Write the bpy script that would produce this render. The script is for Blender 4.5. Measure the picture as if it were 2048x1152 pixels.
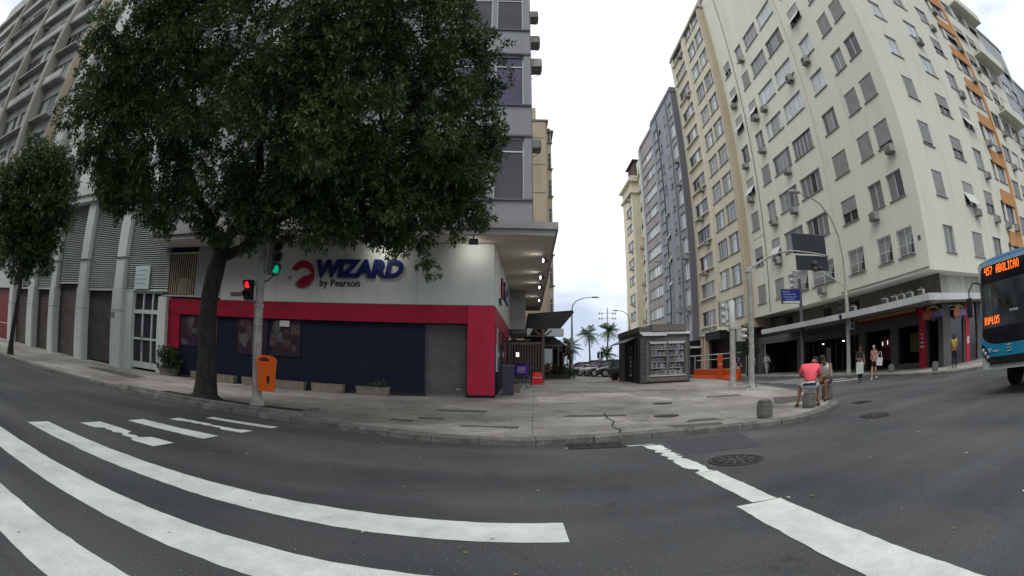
import bpy, bmesh, math, random
from math import sin, cos, pi, radians as R
from mathutils import Vector, Matrix
from mathutils.geometry import delaunay_2d_cdt
for o in list(bpy.data.objects): bpy.data.objects.remove(o)
SC = bpy.context.scene
COL = SC.collection

# ------------------------------------------------------------ camera (dashcam with a wide barrel lens)
cd = bpy.data.cameras.new("dash_camera"); cam = bpy.data.objects.new("dash_camera", cd); COL.objects.link(cam)
cd.type = 'PANO'; cd.panorama_type = 'FISHEYE_LENS_POLYNOMIAL'
cd.sensor_width = 36; cd.sensor_height = 20.25; cd.sensor_fit = 'HORIZONTAL'
cd.fisheye_fov = 3.1
cd.fisheye_polynomial_k0 = 0.0
cd.fisheye_polynomial_k1 = -0.05561628
cd.fisheye_polynomial_k2 = -7.79137e-06
cd.fisheye_polynomial_k3 = -1.894796e-05
cd.fisheye_polynomial_k4 = -6.32626e-08
cd.clip_start = 0.05; cd.clip_end = 5000
cam.matrix_world = Matrix.Translation((0, 0, 1.45)) @ Matrix.Rotation(R(90 + 9.0183), 4, 'X') @ Matrix.Rotation(R(0.2706), 4, 'Z')
SC.camera = cam
# ------------------------------------------------------------ sky and sun (bright overcast)
SC.view_settings.view_transform = 'Standard'; SC.view_settings.look = 'None'
SC.view_settings.exposure = 0.14; SC.view_settings.gamma = 1.0
W = bpy.data.worlds.new("World"); SC.world = W; W.use_nodes = True
nt = W.node_tree; nt.nodes.clear(); N = nt.nodes.new; L = nt.links.new
SUN_EL, SUN_AZ = R(52), R(215)          # azimuth clockwise from +Y
out = N('ShaderNodeOutputWorld'); bg = N('ShaderNodeBackground'); L(bg.outputs[0], out.inputs[0])
sky = N('ShaderNodeTexSky'); sky.sky_type = 'NISHITA'; sky.sun_disc = False
sky.sun_elevation = SUN_EL; sky.sun_rotation = SUN_AZ
tc = N('ShaderNodeTexCoord'); mp = N('ShaderNodeMapping'); mp.inputs['Scale'].default_value = (1.0, 1.0, 2.6)
L(tc.outputs['Generated'], mp.inputs[0])
nz = N('ShaderNodeTexNoise'); nz.inputs['Scale'].default_value = 2.3; nz.inputs['Detail'].default_value = 7; nz.inputs['Roughness'].default_value = .5
L(mp.outputs[0], nz.inputs[0])
sp = N('ShaderNodeSeparateXYZ'); L(tc.outputs['Generated'], sp.inputs[0])
cr = N('ShaderNodeValToRGB'); cr.color_ramp.elements[0].position = .45; cr.color_ramp.elements[1].position = .67
cr.color_ramp.elements[0].color = (6.6, 7.6, 9.5, 1); cr.color_ramp.elements[1].color = (14.5, 15.0, 15.4, 1)
hi = N('ShaderNodeMapRange'); hi.inputs[1].default_value = .0; hi.inputs[2].default_value = .55
L(sp.outputs[2], hi.inputs[0])
ad = N('ShaderNodeMath'); ad.operation = 'MULTIPLY_ADD'; ad.inputs[1].default_value = .17
L(hi.outputs[0], ad.inputs[0]); L(nz.outputs[0], ad.inputs[2]); L(ad.outputs[0], cr.inputs[0])
mx = N('ShaderNodeMixRGB'); mx.inputs[0].default_value = .93
L(sky.outputs[0], mx.inputs[1]); L(cr.outputs[0], mx.inputs[2]); L(mx.outputs[0], bg.inputs[0])
bg.inputs[1].default_value = 0.088
sd = bpy.data.lights.new("sun", 'SUN'); sd.energy = 0.9; sd.angle = R(18); sd.color = (1, .97, .92)
so = bpy.data.objects.new("sun", sd); COL.objects.link(so)
so.rotation_euler = Vector((-sin(SUN_AZ) * cos(SUN_EL), -cos(SUN_AZ) * cos(SUN_EL), -sin(SUN_EL))).to_track_quat('-Z', 'Y').to_euler()

# ------------------------------------------------------------ materials
MATS = {}
def mat(name, col, rough=.75, var=.14, scale=1.5, bump=0.0, bscale=40, metal=0.0, emit=None, spec=.3, streak=False, grain=0.0, trans=0.0, coat=0):
    if name in MATS: return MATS[name]
    m = bpy.data.materials.new(name); m.use_nodes = True; t = m.node_tree; b = t.nodes['Principled BSDF']
    b.inputs['Roughness'].default_value = rough; b.inputs['Metallic'].default_value = metal
    b.inputs['Specular IOR Level'].default_value = spec
    if coat: b.inputs['Coat Weight'].default_value = coat; b.inputs['Coat Roughness'].default_value = .08
    c4 = (*col, 1)
    if emit:
        b.inputs['Emission Color'].default_value = c4; b.inputs['Emission Strength'].default_value = emit
        b.inputs['Base Color'].default_value = c4; MATS[name] = m; return m
    geo = t.nodes.new('ShaderNodeNewGeometry'); mpn = t.nodes.new('ShaderNodeMapping')
    t.links.new(geo.outputs['Position'], mpn.inputs[0])
    if streak: mpn.inputs['Scale'].default_value = (.75, .75, .16)
    n1 = t.nodes.new('ShaderNodeTexNoise'); n1.inputs['Scale'].default_value = scale; n1.inputs['Detail'].default_value = 6
    n1.inputs['Roughness'].default_value = .62
    t.links.new(mpn.outputs[0], n1.inputs[0])
    rp = t.nodes.new('ShaderNodeValToRGB'); rp.color_ramp.elements[0].position = .3; rp.color_ramp.elements[1].position = .72
    rp.color_ramp.elements[0].color = (*[max(0, x * (1 - var * 1.4)) for x in col], 1)
    rp.color_ramp.elements[1].color = (*[min(1, x * (1 + var)) for x in col], 1)
    t.links.new(n1.outputs[0], rp.inputs[0]); last = rp.outputs[0]
    if streak:
        mp2 = t.nodes.new('ShaderNodeMapping'); mp2.inputs['Scale'].default_value = (1.5, 1.5, .16); t.links.new(geo.outputs['Position'], mp2.inputs[0])
        ns = t.nodes.new('ShaderNodeTexNoise'); ns.inputs['Scale'].default_value = 1.1; ns.inputs['Detail'].default_value = 5; t.links.new(mp2.outputs[0], ns.inputs[0])
        rs = t.nodes.new('ShaderNodeMapRange'); rs.inputs[1].default_value = .56; rs.inputs[2].default_value = .74; rs.inputs[3].default_value = 1; rs.inputs[4].default_value = .86; t.links.new(ns.outputs[0], rs.inputs[0])
        ms = t.nodes.new('ShaderNodeMixRGB'); ms.blend_type = 'MULTIPLY'; ms.inputs[0].default_value = 1; t.links.new(last, ms.inputs[1]); t.links.new(rs.outputs[0], ms.inputs[2]); last = ms.outputs[0]
    if grain:
        n2 = t.nodes.new('ShaderNodeTexNoise'); n2.inputs['Scale'].default_value = bscale; n2.inputs['Detail'].default_value = 3
        t.links.new(geo.outputs['Position'], n2.inputs[0])
        r2 = t.nodes.new('ShaderNodeMapRange'); r2.inputs[1].default_value = .35; r2.inputs[2].default_value = .65
        r2.inputs[3].default_value = 1 - grain; r2.inputs[4].default_value = 1 + grain
        t.links.new(n2.outputs[0], r2.inputs[0])
        mm = t.nodes.new('ShaderNodeMixRGB'); mm.blend_type = 'MULTIPLY'; mm.inputs[0].default_value = 1
        t.links.new(last, mm.inputs[1]); t.links.new(r2.outputs[0], mm.inputs[2]); last = mm.outputs[0]
    t.links.new(last, b.inputs['Base Color'])
    if bump:
        n3 = t.nodes.new('ShaderNodeTexNoise'); n3.inputs['Scale'].default_value = bscale; n3.inputs['Detail'].default_value = 4
        t.links.new(geo.outputs['Position'], n3.inputs[0])
        bp = t.nodes.new('ShaderNodeBump'); bp.inputs['Strength'].default_value = bump; bp.inputs['Distance'].default_value = .02
        t.links.new(n3.outputs[0], bp.inputs['Height']); t.links.new(bp.outputs[0], b.inputs['Normal'])
    MATS[name] = m; return m
def nodes(m): return m.node_tree, m.node_tree.nodes['Principled BSDF']

def asphalt_mat():
    m = mat('asphalt', (.07, .073, .077), .88, .0, 1, .25, 90)
    t, b = nodes(m); t.nodes.clear(); N = t.nodes.new; L = t.links.new
    o = N('ShaderNodeOutputMaterial'); b = N('ShaderNodeBsdfPrincipled'); L(b.outputs[0], o.inputs[0])
    g = N('ShaderNodeNewGeometry')
    big = N('ShaderNodeTexNoise'); big.inputs['Scale'].default_value = .35; big.inputs['Detail'].default_value = 5; L(g.outputs['Position'], big.inputs[0])
    r1 = N('ShaderNodeValToRGB'); r1.color_ramp.elements[0].position = .32; r1.color_ramp.elements[1].position = .7
    r1.color_ramp.elements[0].color = (.045, .048, .052, 1); r1.color_ramp.elements[1].color = (.096, .096, .095, 1); L(big.outputs[0], r1.inputs[0])
    fine = N('ShaderNodeTexNoise'); fine.inputs['Scale'].default_value = 75; fine.inputs['Detail'].default_value = 2; L(g.outputs['Position'], fine.inputs[0])
    mr = N('ShaderNodeMapRange'); mr.inputs[1].default_value = .3; mr.inputs[2].default_value = .7; mr.inputs[3].default_value = .58; mr.inputs[4].default_value = 1.45; L(fine.outputs[0], mr.inputs[0])
    m1 = N('ShaderNodeMixRGB'); m1.blend_type = 'MULTIPLY'; m1.inputs[0].default_value = 1; L(r1.outputs[0], m1.inputs[1]); L(mr.outputs[0], m1.inputs[2])
    vo = N('ShaderNodeTexVoronoi'); vo.inputs['Scale'].default_value = 26; L(g.outputs['Position'], vo.inputs[0])
    sp = N('ShaderNodeMath'); sp.operation = 'LESS_THAN'; sp.inputs[1].default_value = .17; L(vo.outputs['Distance'], sp.inputs[0])
    rnd = N('ShaderNodeSeparateColor'); L(vo.outputs['Color'], rnd.inputs[0])
    gt = N('ShaderNodeMath'); gt.operation = 'GREATER_THAN'; gt.inputs[1].default_value = .72; L(rnd.outputs[0], gt.inputs[0])
    ml = N('ShaderNodeMath'); ml.operation = 'MULTIPLY'; L(sp.outputs[0], ml.inputs[0]); L(gt.outputs[0], ml.inputs[1])
    ml2 = N('ShaderNodeMath'); ml2.operation = 'MULTIPLY'; ml2.inputs[1].default_value = .75; L(ml.outputs[0], ml2.inputs[0])
    m2 = N('ShaderNodeMixRGB'); m2.inputs[2].default_value = (.26, .26, .25, 1); L(ml2.outputs[0], m2.inputs[0]); L(m1.outputs[0], m2.inputs[1])
    # hairline cracks
    wv = N('ShaderNodeTexNoise'); wv.inputs['Scale'].default_value = .9; wv.inputs['Detail'].default_value = 4; L(g.outputs['Position'], wv.inputs[0])
    mxv = N('ShaderNodeMixRGB'); mxv.inputs[0].default_value = .35; L(g.outputs['Position'], mxv.inputs[1]); L(wv.outputs['Color'], mxv.inputs[2])
    v2 = N('ShaderNodeTexVoronoi'); v2.feature = 'DISTANCE_TO_EDGE'; v2.inputs['Scale'].default_value = .32; L(mxv.outputs[0], v2.inputs[0])
    ck = N('ShaderNodeMapRange'); ck.inputs[1].default_value = .0; ck.inputs[2].default_value = .004; ck.inputs[3].default_value = .35; ck.inputs[4].default_value = 0; L(v2.outputs['Distance'], ck.inputs[0])
    m3 = N('ShaderNodeMixRGB'); m3.inputs[2].default_value = (.03, .03, .032, 1); L(ck.outputs[0], m3.inputs[0]); L(m2.outputs[0], m3.inputs[1])
    tm = N('ShaderNodeMapping'); tm.inputs['Scale'].default_value = (.07, .9, 1); L(g.outputs['Position'], tm.inputs[0])
    tn = N('ShaderNodeTexNoise'); tn.inputs['Scale'].default_value = 1.0; tn.inputs['Detail'].default_value = 4; L(tm.outputs[0], tn.inputs[0])
    tr_ = N('ShaderNodeMapRange'); tr_.inputs[1].default_value = .35; tr_.inputs[2].default_value = .65; tr_.inputs[3].default_value = .80; tr_.inputs[4].default_value = 1.18; L(tn.outputs[0], tr_.inputs[0])
    m5 = N('ShaderNodeMixRGB'); m5.blend_type = 'MULTIPLY'; m5.inputs[0].default_value = 1; L(m3.outputs[0], m5.inputs[1]); L(tr_.outputs[0], m5.inputs[2])
    os = N('ShaderNodeTexNoise'); os.inputs['Scale'].default_value = 1.3; os.inputs['Detail'].default_value = 6; os.inputs['Roughness'].default_value = .7; L(g.outputs['Position'], os.inputs[0])
    orr = N('ShaderNodeMapRange'); orr.inputs[1].default_value = .30; orr.inputs[2].default_value = .40; orr.inputs[3].default_value = .62; orr.inputs[4].default_value = 1; L(os.outputs[0], orr.inputs[0])
    m6 = N('ShaderNodeMixRGB'); m6.blend_type = 'MULTIPLY'; m6.inputs[0].default_value = 1; L(m5.outputs[0], m6.inputs[1]); L(orr.outputs[0], m6.inputs[2]); m3 = m6
    L(m3.outputs[0], b.inputs['Base Color']); b.inputs['Roughness'].default_value = .82; b.inputs['Specular IOR Level'].default_value = .35
    bp = N('ShaderNodeBump'); bp.inputs['Strength'].default_value = .35; bp.inputs['Distance'].default_value = .01; L(fine.outputs[0], bp.inputs['Height']); L(bp.outputs[0], b.inputs['Normal'])
    return m

def paint_mat():
    m = mat('road_paint', (.7, .72, .66), .6)
    t, b = nodes(m); t.nodes.clear(); N = t.nodes.new; L = t.links.new
    o = N('ShaderNodeOutputMaterial'); b = N('ShaderNodeBsdfPrincipled'); L(b.outputs[0], o.inputs[0]); g = N('ShaderNodeNewGeometry')
    a = N('ShaderNodeTexNoise'); a.inputs['Scale'].default_value = 2.2; a.inputs['Detail'].default_value = 9; a.inputs['Roughness'].default_value = .7; L(g.outputs['Position'], a.inputs[0])
    r = N('ShaderNodeValToRGB'); e = r.color_ramp.elements; e[0].position = .30; e[0].color = (.08, .082, .085, 1); e[1].position = .335; e[1].color = (.68, .70, .64, 1)
    e2 = r.color_ramp.elements.new(.62); e2.color = (.82, .85, .78, 1); L(a.outputs[0], r.inputs[0])
    f = N('ShaderNodeTexNoise'); f.inputs['Scale'].default_value = 60; f.inputs['Detail'].default_value = 3; L(g.outputs['Position'], f.inputs[0])
    mr = N('ShaderNodeMapRange'); mr.inputs[1].default_value = .3; mr.inputs[2].default_value = .6; mr.inputs[3].default_value = .88; mr.inputs[4].default_value = 1.03; L(f.outputs[0], mr.inputs[0])
    mm = N('ShaderNodeMixRGB'); mm.blend_type = 'MULTIPLY'; mm.inputs[0].default_value = 1; L(r.outputs[0], mm.inputs[1]); L(mr.outputs[0], mm.inputs[2])
    gm = N('ShaderNodeTexNoise'); gm.inputs['Scale'].default_value = 1.1; gm.inputs['Detail'].default_value = 8; gm.inputs['Roughness'].default_value = .65; L(g.outputs['Position'], gm.inputs[0])
    gr = N('ShaderNodeMapRange'); gr.inputs[1].default_value = .35; gr.inputs[2].default_value = .6; gr.inputs[3].default_value = .86; gr.inputs[4].default_value = 1.0; L(gm.outputs[0], gr.inputs[0])
    m2 = N('ShaderNodeMixRGB'); m2.blend_type = 'MULTIPLY'; m2.inputs[0].default_value = 1; L(mm.outputs[0], m2.inputs[1]); L(gr.outputs[0], m2.inputs[2])
    L(m2.outputs[0], b.inputs['Base Color']); b.inputs['Roughness'].default_value = .6
    return m

def pavement_mat():
    m = mat('pavement_concrete', (.3, .28, .26), .85)
    t, b = nodes(m); t.nodes.clear(); N = t.nodes.new; L = t.links.new
    o = N('ShaderNodeOutputMaterial'); b = N('ShaderNodeBsdfPrincipled'); L(b.outputs[0], o.inputs[0]); g = N('ShaderNodeNewGeometry')
    a = N('ShaderNodeTexNoise'); a.inputs['Scale'].default_value = .45; a.inputs['Detail'].default_value = 8; a.inputs['Roughness'].default_value = .62; L(g.outputs['Position'], a.inputs[0])
    r = N('ShaderNodeValToRGB'); e = r.color_ramp.elements; e[0].position = .33; e[0].color = (.175, .160, .143, 1); e[1].position = .68; e[1].color = (.42, .395, .352, 1); L(a.outputs[0], r.inputs[0])
    # slabs with different tone
    v = N('ShaderNodeTexVoronoi'); v.distance = 'CHEBYCHEV'; v.inputs['Scale'].default_value = .24; v.inputs['Randomness'].default_value = .75; L(g.outputs['Position'], v.inputs[0])
    sc = N('ShaderNodeSeparateColor'); L(v.outputs['Color'], sc.inputs[0])
    ms = N('ShaderNodeMapRange'); ms.inputs[3].default_value = .72; ms.inputs[4].default_value = 1.2; L(sc.outputs[0], ms.inputs[0])
    mm = N('ShaderNodeMixRGB'); mm.blend_type = 'MULTIPLY'; mm.inputs[0].default_value = 1; L(r.outputs[0], mm.inputs[1]); L(ms.outputs[0], mm.inputs[2])
    f = N('ShaderNodeTexNoise'); f.inputs['Scale'].default_value = 45; f.inputs['Detail'].default_value = 4; L(g.outputs['Position'], f.inputs[0])
    mr = N('ShaderNodeMapRange'); mr.inputs[1].default_value = .3; mr.inputs[2].default_value = .7; mr.inputs[3].default_value = .82; mr.inputs[4].default_value = 1.16; L(f.outputs[0], mr.inputs[0])
    m2 = N('ShaderNodeMixRGB'); m2.blend_type = 'MULTIPLY'; m2.inputs[0].default_value = 1; L(mm.outputs[0], m2.inputs[1]); L(mr.outputs[0], m2.inputs[2])
    br = N('ShaderNodeTexBrick'); br.inputs['Scale'].default_value = 1; br.inputs['Mortar Size'].default_value = .008; br.inputs['Brick Width'].default_value = 2.3; br.inputs['Row Height'].default_value = 2.1
    br.inputs['Color1'].default_value = (1, 1, 1, 1); br.inputs['Color2'].default_value = (.93, .93, .93, 1); br.inputs['Mortar'].default_value = (.55, .54, .52, 1); L(g.outputs['Position'], br.inputs[0])
    m3 = N('ShaderNodeMixRGB'); m3.blend_type = 'MULTIPLY'; m3.inputs[0].default_value = .8; L(m2.outputs[0], m3.inputs[1]); L(br.outputs[0], m3.inputs[2])
    sv = N('ShaderNodeTexNoise'); sv.inputs['Scale'].default_value = 3.2; sv.inputs['Detail'].default_value = 2; L(g.outputs['Position'], sv.inputs[0])
    st = N('ShaderNodeMapRange'); st.inputs[1].default_value = .33; st.inputs[2].default_value = .42; st.inputs[3].default_value = .42; st.inputs[4].default_value = 0; L(sv.outputs[0], st.inputs[0])
    m4 = N('ShaderNodeMixRGB'); m4.inputs[2].default_value = (.07, .065, .062, 1); L(st.outputs[0], m4.inputs[0]); L(m3.outputs[0], m4.inputs[1])
    L(m4.outputs[0], b.inputs['Base Color']); b.inputs['Roughness'].default_value = .85
    bp = N('ShaderNodeBump'); bp.inputs['Strength'].default_value = .3; bp.inputs['Distance'].default_value = .02; L(f.outputs[0], bp.inputs['Height']); L(bp.outputs[0], b.inputs['Normal'])
    return m

def leaf_mat(name, c1, c2, tr=.18):
    m = bpy.data.materials.new(name); m.use_nodes = True; t = m.node_tree; t.nodes.clear(); N = t.nodes.new; L = t.links.new
    o = N('ShaderNodeOutputMaterial'); b = N('ShaderNodeBsdfPrincipled'); tl = N('ShaderNodeBsdfTranslucent'); ms = N('ShaderNodeMixShader'); ms.inputs[0].default_value = tr
    L(b.outputs[0], ms.inputs[1]); L(tl.outputs[0], ms.inputs[2]); L(ms.outputs[0], o.inputs[0])
    g = N('ShaderNodeNewGeometry'); r = N('ShaderNodeValToRGB'); r.color_ramp.elements[0].color = (*c1, 1); r.color_ramp.elements[1].color = (*c2, 1)
    nz = N('ShaderNodeTexNoise'); nz.inputs['Scale'].default_value = .7; L(g.outputs['Position'], nz.inputs[0])
    mm = N('ShaderNodeMath'); mm.operation = 'MULTIPLY_ADD'; mm.inputs[1].default_value = .5; L(g.outputs['Random Per Island'], mm.inputs[0])
    m2 = N('ShaderNodeMath'); m2.operation = 'MULTIPLY_ADD'; m2.inputs[1].default_value = 1.6; m2.inputs[2].default_value = -.55; L(nz.outputs[0], m2.inputs[0]); L(m2.outputs[0], mm.inputs[2])
    L(mm.outputs[0], r.inputs[0]); L(r.outputs[0], b.inputs['Base Color']); L(r.outputs[0], tl.inputs[0]); b.inputs['Roughness'].default_value = .45; b.inputs['Specular IOR Level'].default_value = .35
    MATS[name] = m; return m

M_ASPH = asphalt_mat(); M_PAINT = paint_mat(); M_PAVE = pavement_mat()
M = dict(
 kerb=mat('kerb_stone', (.17, .16, .145), .9, .35, 3, .4, 30, grain=.2),
 white=mat('painted_white_wall', (.50, .53, .49), .8, .07, .8, .05, 30, streak=True),
 cream=mat('cream_render', (.63, .615, .515), .85, .045, .7, .08, 30, streak=True),
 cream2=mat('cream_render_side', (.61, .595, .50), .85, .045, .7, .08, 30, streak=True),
 yellow=mat('yellow_render', (.57, .535, .41), .85, .06, .8, .08, 30, streak=True),
 yellow2=mat('tan_fin_render', (.44, .385, .27), .85, .08, .8, .08, 30, streak=True),
 paley=mat('pale_yellow_render', (.64, .585, .45), .85, .06, .8, .05, 30, streak=True),
 grey=mat('blue_grey_render', (.27, .29, .32), .85, .12, .8, .05, 30, streak=True),
 dgrey=mat('dark_grey_render', (.145, .145, .16), .85, .12, .8, .05, 30, streak=True),
 pink=mat('pinkish_spandrel', (.33, .295, .285), .85, .16, .8, .05, 30, streak=True),
 beige=mat('beige_render', (.48, .40, .29), .85, .14, .8, .05, 30, streak=True),
 orange_r=mat('orange_render', (.48, .24, .10), .85, .14, .8, .05, 30, streak=True),
 bluegrey=mat('bluish_far_render', (.36, .39, .40), .85, .12, .8, .05, 30, streak=True),
 tower=mat('tower_grey_panel', (.27, .27, .285), .7, .08, .8, .03, 30, streak=True),
 canopy=mat('canopy_concrete', (.30, .29, .275), .85, .16, 1.2, .08, 30),
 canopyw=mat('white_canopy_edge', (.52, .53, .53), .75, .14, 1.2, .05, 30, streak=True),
 signw=mat('white_sign_panel', (.46, .48, .445), .55, .09, .8, streak=True), soffit=mat('cream_soffit', (.52, .49, .43), .85, .08, .5),
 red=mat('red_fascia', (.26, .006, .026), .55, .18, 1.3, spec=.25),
 redlit=mat('red_pillar', (.40, .008, .036), .5, .14, 1.3, spec=.3),  # lighter copy of the fascia red, brighter light put into the colour
 navy=mat('navy_panel', (.006, .009, .024), .6, .14, .8, spec=.2), colgrey=mat('column_grey', (.10, .10, .094), .7, .15, 1.5),
 navyt=mat('navy_lettering', (.012, .018, .10), .35, .05, 1),
 blackt=mat('dark_lettering', (.02, .025, .035), .4, .05, 1),
 shut=mat('roller_shutter_metal', (.17, .16, .165), .5, .18, 1.5, metal=.3, spec=.4),
 shutb=mat('brown_roller_shutter', (.088, .075, .07), .6, .2, 1.5, metal=.2),
 louv=mat('white_louvre', (.50, .53, .50), .6, .1, 1),
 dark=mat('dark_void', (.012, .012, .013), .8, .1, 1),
 dglass=mat('dark_glass', (.035, .035, .042), .12, .3, .8, spec=.5),
 cglass=mat('curtained_glass', (.17, .172, .168), .18, .22, 3, spec=.5, streak=True),
 bglass=mat('painted_reflection_glass', (.44, .47, .47), .15, .2, .9, spec=.5),  # pale base colour stands in for sky reflection and pale curtains
 pglass=mat('purplish_glass', (.06, .045, .11), .15, .3, .8, spec=.5),
 alu=mat('aluminium_frame', (.52, .52, .52), .45, .08, 2, metal=.2),
 wframe=mat('white_frame', (.62, .64, .60), .5, .08, 2),
 dframe=mat('dark_frame', (.08, .075, .075), .5, .1, 2),
 blind=mat('roller_blind_grey', (.32, .32, .30), .7, .12, 2),
 blindw=mat('pale_blind_panel', (.52, .54, .50), .6, .1, 2),
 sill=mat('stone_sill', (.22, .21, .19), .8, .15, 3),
 ac=mat('aged_appliance_beige', (.34, .34, .31), .6, .22, 6),
 acd=mat('appliance_grille_dark', (.05, .05, .05), .7, .2, 6),
 pole=mat('painted_pole_grey', (.30, .31, .29), .55, .22, 4, .1, 30, grain=.15),
 conc=mat('concrete_pole', (.36, .34, .31), .85, .22, 5, .2, 30, grain=.15),
 dpole=mat('dark_pole', (.07, .07, .075), .6, .2, 4),
 black=mat('black_housing', (.018, .02, .024), .55, .15, 2),
 bronze=mat('kiosk_bronze', (.11, .10, .092), .45, .2, 1.5, metal=.4),
 tan=mat('kiosk_tan', (.15, .135, .118), .6, .12, 1.5),
 orange=mat('orange_plastic', (.80, .13, .006), .4, .08, 3, spec=.5),
 orangeb=mat('orange_barrier_plastic', (.55, .075, .012), .5, .15, 2),
 stonep=mat('planter_stone', (.20, .175, .14), .9, .2, 4, .25, 30, grain=.15),
 boll=mat('bollard_granite', (.145, .14, .125), .85, .18, 9, .2, 60, grain=.2),
 bark=mat('bark', (.035, .032, .027), .9, .4, 7, .8, 25),
 soil=mat('soil', (.035, .03, .024), .95, .3, 6, .5, 30),
 wood=mat('weathered_wood', (.13, .105, .09), .8, .3, 6, .2, 20),
 woodd=mat('dark_wood', (.05, .04, .036), .8, .25, 4),
 rooft=mat('dark_roofing', (.045, .04, .042), .7, .2, 3),
 rubber=mat('tyre_rubber', (.018, .018, .019), .85, .1, 4),
 steel=mat('bare_steel', (.4, .4, .41), .35, .12, 4, metal=.8),
 iron=mat('cast_iron', (.05, .047, .045), .6, .25, 12, .3, 60, metal=.4),
 patch=mat('dark_patch', (.10, .095, .09), .9, .25, 4, .3, 60, grain=.2),
 skin=mat('skin_brown', (.24, .12, .075), .55, .08, 6),
 skin2=mat('skin_light', (.50, .30, .22), .55, .08, 6),
 hair=mat('hair_dark', (.015, .012, .01), .6, .2, 20),
)
M_LEAF = leaf_mat('oiti_leaf', (.010, .024, .008), (.105, .17, .043))
M_LEAF2 = leaf_mat('shrub_leaf', (.014, .028, .010), (.06, .10, .035))
M_PALM = leaf_mat('palm_leaf', (.035, .07, .03), (.10, .15, .07))

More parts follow.
